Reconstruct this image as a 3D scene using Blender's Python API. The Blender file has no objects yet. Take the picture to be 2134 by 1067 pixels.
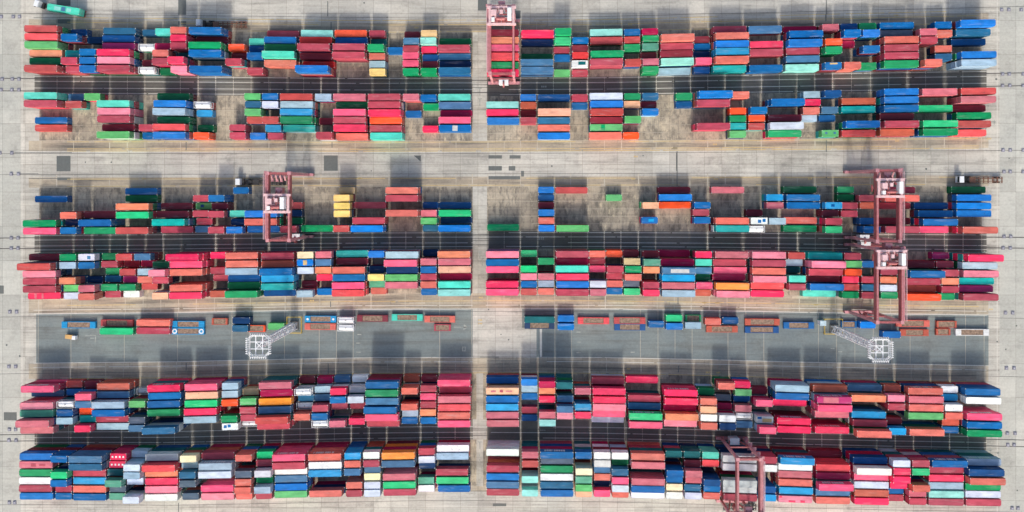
import bpy, bmesh, math, random, bisect
from mathutils import Vector, Matrix
random.seed(7)
S = bpy.context.scene
COL = S.collection
# ------------------------------------------------------------------ camera, sky, sun, exposure
NX, NY, HC, PM = 1105.0, 400.0, 232.0, 5.5      # point under the camera, camera height in metres, survey units per metre
cam = bpy.data.cameras.new('camera'); camo = bpy.data.objects.new('camera', cam); COL.objects.link(camo)
camo.location = (0, 0, HC); camo.rotation_euler = (0, 0, 0)
cam.sensor_width = 36.0; cam.lens = HC*PM/2134.0*36.0
cam.shift_x = (1067.0-NX)/2134.0; cam.shift_y = (NY-533.5)/2134.0
cam.clip_start = 1.0; cam.clip_end = 5000.0
S.camera = camo
SUN_EL, SUN_AZ = math.radians(33), math.radians(180)          # sun due south (bottom of the picture)
W = bpy.data.worlds.new("World"); S.world = W; W.use_nodes = True
nt = W.node_tree; nt.nodes.clear()
sky = nt.nodes.new('ShaderNodeTexSky'); sky.sky_type = 'NISHITA'; sky.sun_disc = False
sky.sun_elevation = SUN_EL; sky.sun_rotation = SUN_AZ; sky.air_density = 1.2; sky.dust_density = 5.0
bg = nt.nodes.new('ShaderNodeBackground'); bg.inputs['Strength'].default_value = 0.15
wo = nt.nodes.new('ShaderNodeOutputWorld')
nt.links.new(sky.outputs[0], bg.inputs[0]); nt.links.new(bg.outputs[0], wo.inputs[0])
sl = bpy.data.lights.new('sun', 'SUN'); sl.energy = 2.0; sl.angle = math.radians(5.5); sl.color = (1.0, 0.96, 0.89)
so = bpy.data.objects.new('sun', sl); COL.objects.link(so)
sd = Vector((0, math.cos(SUN_EL), -math.sin(SUN_EL)))           # light travels north and down
so.rotation_euler = sd.to_track_quat('-Z', 'Y').to_euler(); so.location = (0, -200, 150)
S.view_settings.view_transform = 'Standard'; S.view_settings.look = 'None'
S.view_settings.exposure = 0.60; S.view_settings.gamma = 1.0
S.render.engine = 'CYCLES'; S.cycles.max_bounces = 6

# ------------------------------------------------------------------ colours
def lin(c):
    c /= 255.0
    return c/12.92 if c <= 0.04045 else ((c+0.055)/1.055)**2.4
ALB = 0.80
def rgb(t, k=ALB):
    return tuple(min(0.85, lin(c)*k) for c in t)+(1.0,)
PAL = {
 'rd':((200,80,80),'brick red'),'rs':((188,72,92),'dull red'),'mr':((135,44,62),'maroon'),'ck':((228,114,100),'coral'),
 'hr':((248,84,92),'bright coral red'),'lo':((242,142,104),'light orange'),'pe':((250,186,148),'peach'),'or':((255,84,30),'orange'),
 'rr':((236,46,46),'bright red'),'cr':((185,12,80),'crimson'),'mg':((248,40,96),'vivid pinkish red'),'hp':((254,88,132),'hot pink'),
 'pk':((250,140,165),'pink'),'dp':((212,112,128),'dusty pink'),'vm':((196,52,124),'magenta'),'yo':((255,152,46),'amber'),
 'ye':((252,214,118),'yellow'),'cm':((248,234,190),'cream'),'tn':((212,184,132),'tan'),'bn':((198,94,72),'rust brown'),
 'wh':((238,240,240),'white'),'gy':((205,208,210),'pale grey'),'lb':((162,194,216),'pale blue'),'lv':((204,216,236),'icy white'),
 'sb':((72,124,168),'steel blue'),'bl':((0,108,180),'blue'),'db':((0,84,152),'dark blue'),'nb':((0,56,104),'navy'),
 'bb':((0,126,218),'bright blue'),'cy':((20,158,220),'sky blue'),'pb':((36,108,152),'petrol blue'),'te':((0,180,176),'teal'),
 'tq':((74,222,198),'turquoise'),'aq':((150,230,220),'pale aqua'),'dt':((20,110,116),'dark teal'),'gr':((0,158,98),'green'),
 'bg':((14,204,128),'bright green'),'lg':((94,188,112),'light green'),'dg':((0,116,72),'dark green'),'sg':((88,165,140),'sage green'),
 'sl':((84,100,122),'slate grey'),
}
# ------------------------------------------------------------------ materials
def mat(name):
    m = bpy.data.materials.new(name); m.use_nodes = True
    n = m.node_tree.nodes; b = n['Principled BSDF']
    return m, m.node_tree, b
def N(t, kind, **kw):
    n = t.nodes.new(kind)
    for k, v in kw.items():
        setattr(n, k, v)
    return n
def noise(t, vec, scale, detail=4, rough=0.6, dim='3D'):
    n = N(t, 'ShaderNodeTexNoise'); n.inputs['Scale'].default_value = scale; n.inputs['Detail'].default_value = detail
    n.inputs['Roughness'].default_value = rough; t.links.new(vec, n.inputs['Vector']); return n.outputs['Fac']
def ramp(t, fac, lo, hi, a=0.0, b=1.0):
    n = N(t, 'ShaderNodeMapRange'); n.inputs[1].default_value = lo; n.inputs[2].default_value = hi
    n.inputs[3].default_value = a; n.inputs[4].default_value = b; t.links.new(fac, n.inputs[0]); return n.outputs[0]
def mix(t, fac, a, b, mode='MIX'):
    n = N(t, 'ShaderNodeMix', data_type='RGBA', blend_type=mode)
    for s, v in ((n.inputs[0], fac), (n.inputs[6], a), (n.inputs[7], b)):
        if hasattr(v, 'links'): t.links.new(v, s)
        elif isinstance(v, (int, float)): s.default_value = v
        else: s.default_value = v
    return n.outputs[2]
def mul(t, a, b):
    n = N(t, 'ShaderNodeMath', operation='MULTIPLY')
    for s, v in ((n.inputs[0], a), (n.inputs[1], b)):
        if hasattr(v, 'links'): t.links.new(v, s)
        else: s.default_value = v
    return n.outputs[0]
def wpos(t, scale=(1,1,1)):
    g = N(t, 'ShaderNodeNewGeometry'); mp = N(t, 'ShaderNodeMapping'); mp.inputs['Scale'].default_value = scale
    t.links.new(g.outputs['Position'], mp.inputs['Vector']); return mp.outputs[0]

def container_paint(name, source):
    m, t, b = mat(name)
    if source == 'object':
        src = N(t, 'ShaderNodeObjectInfo').outputs['Color']
    else:
        a = N(t, 'ShaderNodeAttribute', attribute_name='paint'); src = a.outputs['Color']
    p = wpos(t)
    fade = ramp(t, noise(t, wpos(t, (.22,.5,.5)), 1.0, 5, .65), .30, .70, .72, 1.16)
    fc = N(t, 'ShaderNodeCombineColor'); [t.links.new(fade, fc.inputs[i]) for i in range(3)]
    c = mix(t, 1.0, src, fc.outputs[0], 'MULTIPLY')
    chalk = ramp(t, noise(t, wpos(t, (.12,.9,.5)), 1.0, 6, .7), .56, .74)
    c = mix(t, mul(t, chalk, .26), c, (.55,.53,.52,1))
    dirt = ramp(t, noise(t, wpos(t, (.6,1.4,1.0)), 1.3, 6, .7), .58, .80)
    c = mix(t, mul(t, dirt, .38), c, (.10,.075,.06,1))
    rust = ramp(t, noise(t, p, 2.3, 5, .75), .66, .74)
    c = mix(t, mul(t, rust, .55), c, (.16,.07,.04,1))
    spot = ramp(t, noise(t, wpos(t, (1,1,1)), 1.05, 3, .5), .69, .74)
    c = mix(t, mul(t, spot, .5), c, (.05,.045,.05,1))
    sheen = ramp(t, noise(t, p, .35, 3), .3, .7, .42, .68)
    t.links.new(sheen, b.inputs['Roughness']); b.inputs['Specular IOR Level'].default_value = .12
    w = N(t, 'ShaderNodeTexWave', wave_type='BANDS', bands_direction='X'); w.inputs['Scale'].default_value = 1.1
    t.links.new(p, w.inputs['Vector'])
    bp = N(t, 'ShaderNodeBump'); bp.inputs['Strength'].default_value = .25; bp.inputs['Distance'].default_value = .03
    t.links.new(w.outputs['Fac'], bp.inputs['Height']); t.links.new(bp.outputs[0], b.inputs['Normal'])
    t.links.new(c, b.inputs['Base Color']); return m
def plain(name, col, rough=.6, metal=0.0, var=.18, sc=.8, k=ALB):
    m, t, b = mat(name)
    f = ramp(t, noise(t, wpos(t), sc, 5, .65), .35, .7)
    c0 = rgb(col, k); c1 = tuple(c*(1-var*2) for c in c0[:3])+(1,)
    t.links.new(mix(t, f, c0, c1), b.inputs['Base Color'])
    b.inputs['Roughness'].default_value = rough; b.inputs['Metallic'].default_value = metal
    return m
P_OBJ = container_paint('container_paint', 'object')
P_ATT = container_paint('mixed_container_paint', 'attr')
STEEL = plain('bare_steel', (200,200,196), .45)
RACK_FLOOR = plain('plank_deck', (168,142,122), .8, 0, .35, 1.2)
CRANE = plain('faded_red_crane_paint', (216,152,160), .5, 0, .2, .9)
CRANE_DK = plain('dark_red_crane_paint', (174,96,100), .5, 0, .22, .9)
GREYMET = plain('galvanised_steel', (226,230,236), .5, 0, .05)
WHITE = plain('white_paint', (236,240,244), .45, 0, .06)
BLACK = plain('rubber_black', (34,34,36), .8)
DARK = plain('dark_chassis_steel', (58,56,56), .7)
BROWN = plain('rusty_chassis_brown', (132,92,74), .75, 0, .25, 1.5)
YELLOW = plain('safety_yellow', (226,190,70), .6)
GLASS, _t, _b = mat('dark_window_glass'); _b.inputs['Base Color'].default_value = (.02,.03,.035,1); _b.inputs['Roughness'].default_value = .12
def tinted(name, rgbv): return plain(name, rgbv, .5, 0, .12)
# ------------------------------------------------------------------ mesh helpers
class MB:
    """gathers boxes, bars and cylinders, then links them as one mesh object"""
    def __init__(s): s.v = []; s.f = []; s.m = []; s.mi = 0
    def box(s, x0, x1, y0, y1, z0, z1, mi=None):
        k = len(s.v)
        s.v += [(x0,y0,z0),(x1,y0,z0),(x1,y1,z0),(x0,y1,z0),(x0,y0,z1),(x1,y0,z1),(x1,y1,z1),(x0,y1,z1)]
        s.f += [(k,k+3,k+2,k+1),(k+4,k+5,k+6,k+7),(k,k+1,k+5,k+4),(k+1,k+2,k+6,k+5),(k+2,k+3,k+7,k+6),(k+3,k,k+4,k+7)]
        s.m += [s.mi if mi is None else mi]*6
    def bar(s, a, b, w, h=None, mi=None, n=4):
        """prism between two points; n=4 square section, more = round"""
        a = Vector(a); b = Vector(b); d = (b-a).normalized()
        u = d.cross(Vector((0,0,1)));
        if u.length < 1e-4: u = Vector((1,0,0))
        u.normalize(); w2 = u.cross(d).normalized(); h = w if h is None else h
        k = len(s.v); r = 2**.5/2 if n == 4 else .5
        for p in (a, b):
            for i in range(n):
                t = 2*math.pi*(i+.5)/n
                q = p+u*(math.cos(t)*w*r)+w2*(math.sin(t)*h*r); s.v.append(tuple(q))
        for i in range(n):
            j = (i+1) % n
            s.f.append((k+i,k+j,k+n+j,k+n+i))
        s.f.append(tuple(k+i for i in reversed(range(n)))); s.f.append(tuple(k+n+i for i in range(n)))
        s.m += [s.mi if mi is None else mi]*(n+2)
    def mesh(s, name, mats):
        me = bpy.data.meshes.new(name); me.from_pydata(s.v, [], s.f)
        for q in mats: me.materials.append(q)
        me.polygons.foreach_set('material_index', s.m); me.update()
        return me
    def build(s, name, mats, parent=None, loc=(0,0,0), rz=0):
        o = bpy.data.objects.new(name, s.mesh(name, mats if isinstance(mats, (list,tuple)) else [mats])); COL.objects.link(o)
        o.parent = parent; o.location = loc; o.rotation_euler = (0,0,rz)
        return o
def link(name, me, parent=None, loc=(0,0,0), rz=0):
    o = bpy.data.objects.new(name, me); COL.objects.link(o); o.parent = parent; o.location = loc; o.rotation_euler = (0,0,rz); return o
def empty(name, loc, rz=0):
    o = bpy.data.objects.new(name, None); COL.objects.link(o); o.location = loc; o.rotation_euler = (0,0,rz); o.empty_display_size = .5; return o
def tag(o, label, cat, group=None):
    o['label'] = label; o['category'] = cat
    if group: o['group'] = group
    return o
def copy_tree(o, parent=None):
    c = o.copy(); COL.objects.link(c); c.parent = parent
    for ch in list(o.children): copy_tree(ch, c)
    return c
def G(px, py): return ((px-NX)/PM, (NY-py)/PM)          # survey units on the ground -> metres
def GZ(px, py, z):                                        # point of height z seen in that survey direction
    k = (HC-z)/HC; return ((px-NX)*k/PM, (NY-py)*k/PM)
# ------------------------------------------------------------------ survey of the yard: slots, rows and the stack tops
# colour x0 x1 y [tiers] of each stack top, by block and row
YARD = """
#A 0 40
1 rd 250 590 97;db 730 905 137;pb 1065 1405 122;pb 1470 1640 140;tq 1615 1760 128;ck 1760 1925 113;bl 1945 2294 115
2 hr 250 595 180;bl 635 800 185;nb 895 1050 215;db 1060 1390 200;mg 1760 1925 195;mr 2019 2364 222
3 lg 255 590 265;vm 1050 1400 270;tk 1430 1595 292;cr 1600 1760 280;rs 1760 1925 272;gr 1945 2285 268
4 lo 305 640 352;te 685 830 352;bl 820 985 340;mg 990 1345 342;ck 1575 1740 350;dt 1845 2005 372;bl 1945 2290 348
5 dg 310 635 430;rs 630 800 428;bl 820 985 425;pk 995 1350 422;mr 1475 1630 455;rs 1575 1730 435;mg 1735 1890 425
6 rd 250 585 510;rs 685 840 520;bl 820 985 512;rs 995 1345 508;tk 1430 1595 527;dg 1660 1810 540;pk 1765 1930 518;bl 1960 2290 515
#A 426 40
1 rs 645 980 150;aq 1005 1330 152;or 1345 1680 145;rs 1705 1865 150
2 tq 460 625 232;bl 615 950 215;rr 985 1315 215;db 1350 1690 222;dt 1720 1885 235
3 or 245 415 290;db 465 625 305;dg 615 950 288;rs 955 1295 285;rs 1325 1660 285;gr 1690 1850 295;bl 1905 2050 325
4 mr 285 440 370;bl 435 605 378;tq 590 930 362;mr 985 1320 380;rs 1320 1655 372;ck 1705 1865 385
5 rs 215 380 440;ck 615 950 455;rr 1010 1350 465;lb 1705 1870 465
6 rs 445 600 535;bb 935 1275 510;ye 1705 1870 545
#A 852 40
1 mr -45 115 160;tn 125 290 150;mr 810 1135 140;mg 1165 1500 148;gr 1520 1675 128;aq 1875 2209 135
2 sb -55 105 230;aq 120 280 222;dg 320 640 230;lo 810 1135 212;nb 1170 1490 245;bg 1515 1675 220;bl 1695 1855 220;rd 1880 2210 218
3 rs -60 100 305;mg 130 290 315;rs 300 630 298;hp 810 1130 292;rs 1500 1660 320;mr 1690 1850 305
4 hp -65 100 375;db 145 300 400;pb 310 635 388;hr 805 1135 380;dg 1165 1485 388;bl 1510 1665 398;rr 1695 1855 370;gr 1885 2218 358
5 hp -65 100 455;mr 140 300 468;nb 320 640 465;gr 805 1135 475;sb 1160 1490 450;wh 1690 1850 460;rs 1875 2215 440
6 gr -60 98 540;gr 125 285 538;pb 310 635 530;mg 810 1135 550;sb 1165 1490 525;lg 1505 1665 555;rs 1690 1850 555
#A 1278 40
1 bl 115 275 135;cr 300 460 128;rs 1030 1385 105;sb 1400 1745 102;cr 1760 2100 90
2 rd 115 275 213;gr 305 470 198;ck 500 840 190;mr 835 990 210;ck 1055 1410 170;bl 1815 2179 150
3 gr 115 275 292;sg 300 470 280;rs 495 825 280;bl 840 1000 282;bb 1055 1410 255;mg 1415 1755 260;bb 1815 2165 245
4 mr 285 445 370;mr 490 820 350;nb 835 990 358;cy 1055 1410 330;rs 1415 1755 340;rs 1785 2140 330
5 rd 130 285 440;dp 305 470 435;aq 490 840 432;hp 850 1025 430;ck 1055 1410 415;sb 1785 2140 410
6 gr 305 470 515;lb 465 800 538;bl 830 1005 525;te 1030 1380 512;bl 1405 1755 508;aq 1780 2130 500
#A 1704 30
1 dp 50 220 133;db 240 410 128;gr 430 610 120;bl 640 1000 115;bl 1215 1385 108;bb 1480 1840 88
2 bl 275 450 190;bb 470 645 190;sl 640 960 190 2;dp 1060 1235 180;ck 1220 1390 195;pb 1430 1790 185
3 or 80 255 283;cr 215 380 305;ck 685 1055 260;rs 1065 1240 265;db 1385 1735 285
4 gr 80 255 365;bl 470 645 355;rs 685 1050 345;ck 1210 1390 355
5 rs 690 1050 425;pb 1215 1390 440;bb 1490 1850 415
6 bl 75 250 530;ck 275 450 528;gr 440 605 532;gr 685 1050 510;ck 1110 1290 502;lb 1490 1850 498
#B 0 180
1 tq 245 585 95;sb 705 870 112;lg 870 1035 105;dg 1620 1965 105
2 rs 245 585 178;rd 685 845 185;tq 995 1340 178;bb 1575 1935 178;tk 2000 2185 190
3 pk 1000 1350 258;lb 1570 1920 258;cy 2035 2195 278
4 bl 360 695 352;rs 1000 1345 335;dg 1620 1965 348
5 rd 360 695 430;mr 1050 1395 425;rs 1435 1600 425;hr 1570 1920 422;dg 2050 2215 430
6 lg 995 1340 500;bl 1470 1640 510;bb 1570 1925 505;or 1995 2165 510
#B 426 180
1 lg 415 575 108;bl 595 760 105;rd 780 1115 108;lb 1145 1310 110;dp 1330 1665 110;rs 1690 2025 110;dp 2055 2215 112
2 pb 430 590 192;lv 595 760 190;lb 780 1125 188;dg 1360 1690 195;rs 1690 2025 190
3 lg 415 580 265;cy 780 1115 265;hp 1330 1665 268;mg 1695 2025 272;bl 2080 2244 285
4 rd 440 600 345;rd 600 765 345;gr 780 1115 345;mr 1190 1345 358;rs 1330 1665 348;or 1710 2040 355
5 rs 260 420 428;cy 630 790 432;te 810 1150 432;mg 1330 1670 428;rs 1710 2040 435
6 rs 260 425 508;bb 470 635 510;rs 655 815 512;rs 1155 1315 505;ck 1360 1690 520;tq 1715 2045 512
#B 852 180
1 bl 125 280 118;tq 305 635 112;bb 1155 1315 115;db 1340 1660 118;rs 1690 1850 115;lv 1875 2210 105
2 gr 150 310 212;sb 310 640 195;aq 805 1130 190;bn 1155 1320 195;bl 1690 1845 200;bb 1880 2215 185
3 cr 330 650 280 1;mg 805 1130 270;mr 1155 1315 280;pe 1340 1670 262;rd 1885 2215 262
4 hp 305 640 348;bb 810 1140 355;rs 1160 1315 352;pb 1340 1660 355;mr 1880 2205 350
5 mg 145 300 440;bl 310 645 432;ck 1340 1660 430;lg 1875 2210 425
6 bb 1340 1660 512;ck 1870 2200 508
#B 1278 180
1 gr 120 275 105;pb 305 465 98;gr 650 815 100;bb 890 1235 85;ck 1240 1405 90;lb 1970 2139 85
2 pe 115 275 185;mr 285 445 185;db 645 815 185;rs 865 1210 175;bl 1635 1985 160;mg 1980 2140 165
3 bb 305 465 262;or 1205 1375 255;bl 1425 1590 245;ck 1960 2140 250
4 lg 125 285 340;gr 1205 1375 335;or 1400 1570 330;mr 1605 1950 325;lb 1940 2105 330;bl 2129 2294 330
5 rs 865 1210 412;te 1205 1375 412;rd 1400 1565 412;lv 1625 1970 405
6 or 105 265 505;lg 1205 1375 492;gr 1600 1950 485
#B 1704 170
1 db 75 245 128;bb 685 1050 105;dp 1080 1450 105;rd 1485 1845 98
2 bn 245 605 203;bb 685 1050 188;dp 1485 1845 185
3 sb 40 215 293;te 240 605 288;bl 685 1050 275;bg 1040 1395 278;mr 1385 1735 275
4 mr 640 1000 360;gr 1440 1795 352
5 bb 290 650 438;rs 690 1055 438;bg 1090 1455 435;rd 1435 1795 438
6 lg 45 215 535;rd 245 605 535;bn 640 1005 525;gr 1090 1455 520;hr 1390 1745 530
#C 0 375
1 bl 1290 1630 118
2 db 360 695 198;dg 1295 1630 192;rs 2000 2155 190
3 lo 1185 1545 278;mr 1660 2000 270;lg 2030 2185 270
4 ck 630 800 368;mr 865 1205 360;bg 1190 1545 365;mr 1610 1955 355;rs 2000 2150 350
5 gr 235 575 450;nb 685 840 440;bl 805 1150 445;te 1565 1910 440;rs 2030 2199 430
6 hp 235 580 530;bl 635 795 525;gr 865 1205 525;rd 1190 1535 525;rs 1660 2000 515;sb 2020 2180 510
#C 426 375
1 bl 300 455 110;tn 1390 1555 108;ck 1875 2205 110
2 bl 35 210 190;ye 1330 1505 188;rs 1875 2205 190
3 mr 75 240 270;rd 850 1010 265;ye 1335 1505 270;rs 1550 1880 262
4 rs 35 205 355;tq 260 430 350;bb 415 750 352;nb 850 1005 345;ye 1335 1505 350;ck 1875 2205 345
5 nb 280 435 435;ck 410 750 435;dg 850 1015 425;rs 1535 1865 422
6 rs 35 205 520;bb 225 390 520;db 445 775 510;rs 780 955 510;gr 1000 1330 502;rd 1335 1495 505;bb 1515 1845 505
#C 852 375
1 bb 1340 1500 105;rd 1525 1840 108
2 db 1340 1500 182;lg 2045 2200 185
3 db 150 300 262;db 320 640 262;mr 1340 1500 262
4 dp 125 285 345;bg 310 640 345;bb 1340 1505 340
5 lg 125 285 425;nb 330 650 418;ck 1340 1505 422
6 pb 145 305 500;bb 305 635 502;gr 815 1135 492;bb 1345 1505 500;lg 1525 1865 502
#C 1278 375
1 mr 460 800 105;dp 1015 1355 105;dg 1755 2110 100
2 bb 475 815 182;cy 1585 1755 182;bl 1790 2144 185
3 pe 300 475 265;or 465 805 262;bl 835 1010 262;dp 1585 1760 265;bl 1790 2145 265
4 rs 815 990 338;mr 1375 1545 340
5 bl 295 460 415;bl 835 1005 418;ck 1055 1410 425;wh 1425 1595 425;lb 1610 1790 428;ck 1760 2110 420
6 te 1060 1410 505;tk 1400 1570 510;gr 1755 2110 505
#C 1704 375
1 gr 200 380 102;rs 655 1010 108;dg 1380 1740 102
2 dg 200 380 182;rs 430 600 190;ck 690 1060 190;bb 1435 1800 185
3 cy 80 255 265;rs 245 415 268;bn 440 610 265;mr 605 965 268;db 990 1355 268;bb 1435 1800 270
4 mr 45 220 345;rs 240 415 350;bl 1035 1405 350;bb 1435 1800 348
5 rs 80 255 430;bl 435 610 425;mr 605 965 425;bl 1090 1455 438
6 bg 80 255 515;bl 475 655 515;rs 700 1060 512;hp 1000 1355 515;ck 1500 1870 520
#D 0 510
1 mr 295 640 130;gr 615 785 132;lv 805 980 130;dg 1060 1215 115;rd 1195 1365 130;sb 1385 1555 125;mg 1700 2055 132
2 rd 175 515 230;lb 610 785 215;bl 805 980 215;rs 1045 1215 200;mr 1280 1450 195;cr 1460 1620 195;dg 1580 1745 208;hp 1745 2100 205
3 pk 230 575 305;gr 1090 1260 275;rd 1235 1400 285;lb 1420 1590 282;pk 1535 1700 292;ck 1745 2100 287
4 rs 235 575 380;lo 610 780 375;nb 890 1070 360;pb 1085 1255 352;vm 1275 1440 360;ck 1420 1590 362;rs 1575 1740 368
5 rs 235 575 460;lg 660 825 450;dp 810 975 455;gr 1045 1210 443;gr 1235 1400 443;rd 1465 1630 435;ck 1745 2100 450
6 mg 290 625 530;lv 660 825 530;ck 810 975 540;rs 1085 1250 515;wh 1275 1445 515;pe 1565 1745 532;mg 1745 2090 535
#D 426 510
1 mg 60 225 110;ck 210 555 115;rs 580 930 118;cm 955 1130 108;dp 1145 1315 105;te 1360 1695 90;bb 1695 1860 100;lb 1870 2214 100
2 ck 215 555 200;bn 580 930 198;bb 955 1125 185;sb 1145 1310 185;mr 1365 1690 170;hp 1855 2195 192
3 rs 60 225 268;lb 210 550 278;bl 560 910 282;lv 960 1130 268;lo 1145 1310 265;ck 1320 1660 265;nb 1705 1860 258;nb 1880 2210 262
4 rs 90 255 342;db 240 580 348;cy 585 925 352;mg 1160 1325 340;bl 1325 1660 342;ye 1690 1855 340;lg 1870 2200 342
5 dg 240 575 415;te 585 920 438;mr 1010 1165 412;hp 1315 1655 425;sg 1710 1865 408;dp 1865 2205 420
6 bn 55 220 515;gr 205 550 515;db 615 945 498;lb 950 1120 510;bl 1170 1325 485;hr 1315 1655 502;ck 1720 1885 482
#D 852 510
1 nb 150 305 85 1;lo 295 635 102;pk 800 1135 102;bg 1165 1320 92;rs 1525 1860 100;ck 1870 2030 98;or 2045 2205 95
2 dp 120 285 178;dp 305 635 178;bl 805 1130 185;gr 1340 1500 172;cr 1525 1855 175 2;mr 1870 2025 170 2
3 bl 125 280 260;pe 305 640 258;hp 805 1130 258;bg 1160 1320 250;tq 1520 1855 248;hp 1870 2030 250;rs 2055 2215 255
4 rs 120 285 335;cr 320 650 328 2;pk 1160 1320 332;dp 1340 1500 332;mg 1525 1860 335;rs 2050 2205 325
5 ck 120 285 415;tq 305 635 415;mg 800 1130 412;bl 1165 1320 405;lb 1340 1500 405;bb 1530 1860 412;lv 1880 2035 408;ck 2050 2210 405
6 bl 130 290 490;aq 300 635 498;hp 800 1130 492;rd 1165 1315 488;ck 1340 1500 485;rs 1525 1860 495;dp 1880 2035 495;bl 2045 2205 480
#D 1278 510
1 mr 105 260 85 2;mr 305 475 95;cr 455 795 90;mg 850 1020 100;dp 1050 1405 105;pk 1435 1790 105;rd 1810 1985 115;te 2005 2384 108
2 tn 110 280 172;sg 315 490 185;cr 490 840 185 3;tq 850 1020 185;rs 1030 1375 185;rs 1435 1790 193;lb 1790 1955 185;pk 2050 2414 205
3 gr 125 290 255;lo 310 480 262;sb 510 855 272;sb 850 1015 268;hp 1035 1385 265;ck 1435 1790 275;dt 1770 1930 258;rs 2015 2384 290
4 ck 125 290 338;cy 500 850 345;dg 840 1000 335;cr 1010 1360 335 2;pk 1440 1800 360;tq 1815 1995 355;mr 1985 2350 350
5 sl 110 265 400 2;rs 310 475 420;dp 500 850 425;hp 860 1025 425;yo 1060 1410 432;hr 1420 1770 435;rs 1815 1995 438;bb 2030 2394 440
6 bg 110 280 487;mg 310 480 500;lb 505 850 508;bn 845 1010 498;pk 1065 1420 515;mg 1420 1770 510;tq 1950 2314 510
#D 1704 515
1 rs 275 450 90;vm 1185 1360 90;mg 1560 1925 115
2 lg 290 455 178;bl 465 640 178;mr 855 1215 178;rs 1230 1405 180;lb 1500 1860 192
3 or 285 455 262;rs 650 830 250;bl 960 1320 282;rs 1285 1460 270;pk 1510 1875 278
4 mg 255 425 338;rs 455 630 338;lo 645 825 340;rs 915 1270 358;lo 1285 1460 355;te 1465 1825 352
5 rd 255 430 415;pb 455 630 420;lv 645 825 425;bn 870 1230 435;rs 1285 1460 438;vm 1455 1815 430
6 gr 255 425 495;rs 455 630 500;gr 655 830 500;or 920 1280 525;gr 1245 1415 515;rs 1510 1870 520
#E 0 775
1 hp 215 555 180;rd 685 850 125;mr 870 1040 130;ck 995 1345 155;mg 1515 1865 172;hp 1900 2254 160
2 sb 320 660 225;bl 685 855 210;hp 775 940 262;sb 995 1345 238;tk 1415 1580 205;bl 1525 1875 250;pe 1905 2264 245
3 pk 205 545 358;tk 590 765 335;sb 780 945 340;lb 940 1290 350;lg 1330 1500 335;bl 1515 1865 335;bg 1900 2254 330
4 sg 205 545 432;db 590 760 425;or 820 990 408;bl 945 1290 432;gr 1515 1865 425;mg 1895 2244 415
5 dp 160 500 535;lb 590 760 505;te 825 990 485;rs 990 1330 500;sl 1330 1500 495;lb 1890 2244 500
6 dp 210 550 605;mg 770 940 590;lb 995 1340 565;sb 1330 1490 580;pb 1460 1815 605
#E 426 775
1 lb 175 355 150;dp 555 905 150;mr 980 1145 85;cr 1165 1330 85;sb 1345 1505 75;wh 1530 1690 72;bl 1665 2005 122;bn 2060 2225 68
2 lb 175 350 232;tn 395 560 205;cr 580 920 215;tk 925 1105 205;lb 1140 1305 180;mg 1300 1465 205;gy 1500 1665 180;gr 1665 2000 215;ck 2035 2205 200
3 or 175 345 322;lg 365 535 305;yo 550 910 308;pb 970 1135 265;sb 1140 1300 265;bl 1300 1460 292;lv 1480 1650 290;sb 1665 2005 295
4 rs 365 530 400;sb 545 905 402;tk 950 1120 348;rs 1110 1280 378;rs 1315 1480 358;mr 1510 1670 405 2;bl 1645 1985 400;ck 2035 2200 365
5 gr 170 340 490;rs 375 540 465;rd 520 865 515;ck 920 1095 470;bl 1110 1270 465;hp 1665 1995 475;lb 2045 2210 430
6 wh 175 355 568;tk 370 540 535;rs 535 890 570;tk 1105 1280 540;dp 1290 1455 540;mg 1495 1655 515;rs 1680 2015 525;bl 2040 2205 505
#E 852 775
1 mr 130 290 70;hp 295 635 118;db 805 1130 85;bb 1165 1325 108;cr 1350 1510 130;dt 1530 1690 150;rs 1890 2234 92
2 rs 120 285 175;rs 320 645 185;pe 800 1135 200;lb 1170 1325 180;lo 1345 1515 195;dp 1720 1880 202;mg 1900 2244 205
3 hp 120 280 258;dp 305 635 288;bl 805 1130 285;bl 1170 1330 255;mg 1350 1510 285;sb 1535 1700 275;mg 1905 2244 292
4 rs 120 280 342;hr 305 635 372;cy 800 1130 367;sb 1535 1695 385;cy 1720 1885 362;pk 1905 2244 370
5 lo 115 280 422;ck 300 630 455;dp 805 1130 450;rs 1170 1325 395;dp 1350 1515 448;pk 1535 1695 460;mg 1720 1885 450;hp 1905 2234 440
6 bl 120 285 505;hp 300 635 540;dp 805 1140 535;db 1170 1325 475;aq 1350 1520 530;lv 1890 2224 490
#E 1278 780
1 mg 130 465 58;ck 1085 1260 125;mg 1250 1420 108;lb 1675 2030 150
2 mg 525 875 195;dg 880 1045 178;lg 1260 1430 190;mr 1430 1590 160;bl 1675 2030 232
3 rs 155 490 252;mg 530 880 290;ck 900 1075 285;sl 1055 1215 240;db 1245 1410 250;hp 1480 1645 300;mg 1650 2000 300
4 pb 155 490 330;cr 525 855 350;pe 900 1075 368;cr 1065 1220 330;dp 1260 1430 355
5 bg 165 510 440;lo 535 885 445;wh 900 1080 452;wh 1095 1270 460;tk 1270 1440 435;gy 1480 1660 460;mg 1690 2050 488
6 hp 165 510 530;pk 525 865 510;ck 905 1080 540;nb 1100 1270 530;sb 1270 1440 518;hp 1510 1690 578;mg 1695 2050 575
#E 1704 785
1 bn -45 305 122;sb 315 665 122;bn 685 860 120;ck 940 1295 160;wh 1275 1450 135;bl 1530 1890 160
2 vm -5 355 245;lo 350 710 228;pk 725 905 225;dp 945 1305 240;cy 1275 1445 215;wh 1535 1900 250
3 hp 0 360 330;rs 730 905 315;ck 945 1305 325;wh 1325 1495 315
4 dp -30 325 400;cy 350 710 395;lg 940 1300 410;ck 1325 1500 405;hp 1550 1905 418
5 rs 365 720 482;mr 700 870 455;bn 1290 1460 472;bl 1550 1905 505
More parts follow.
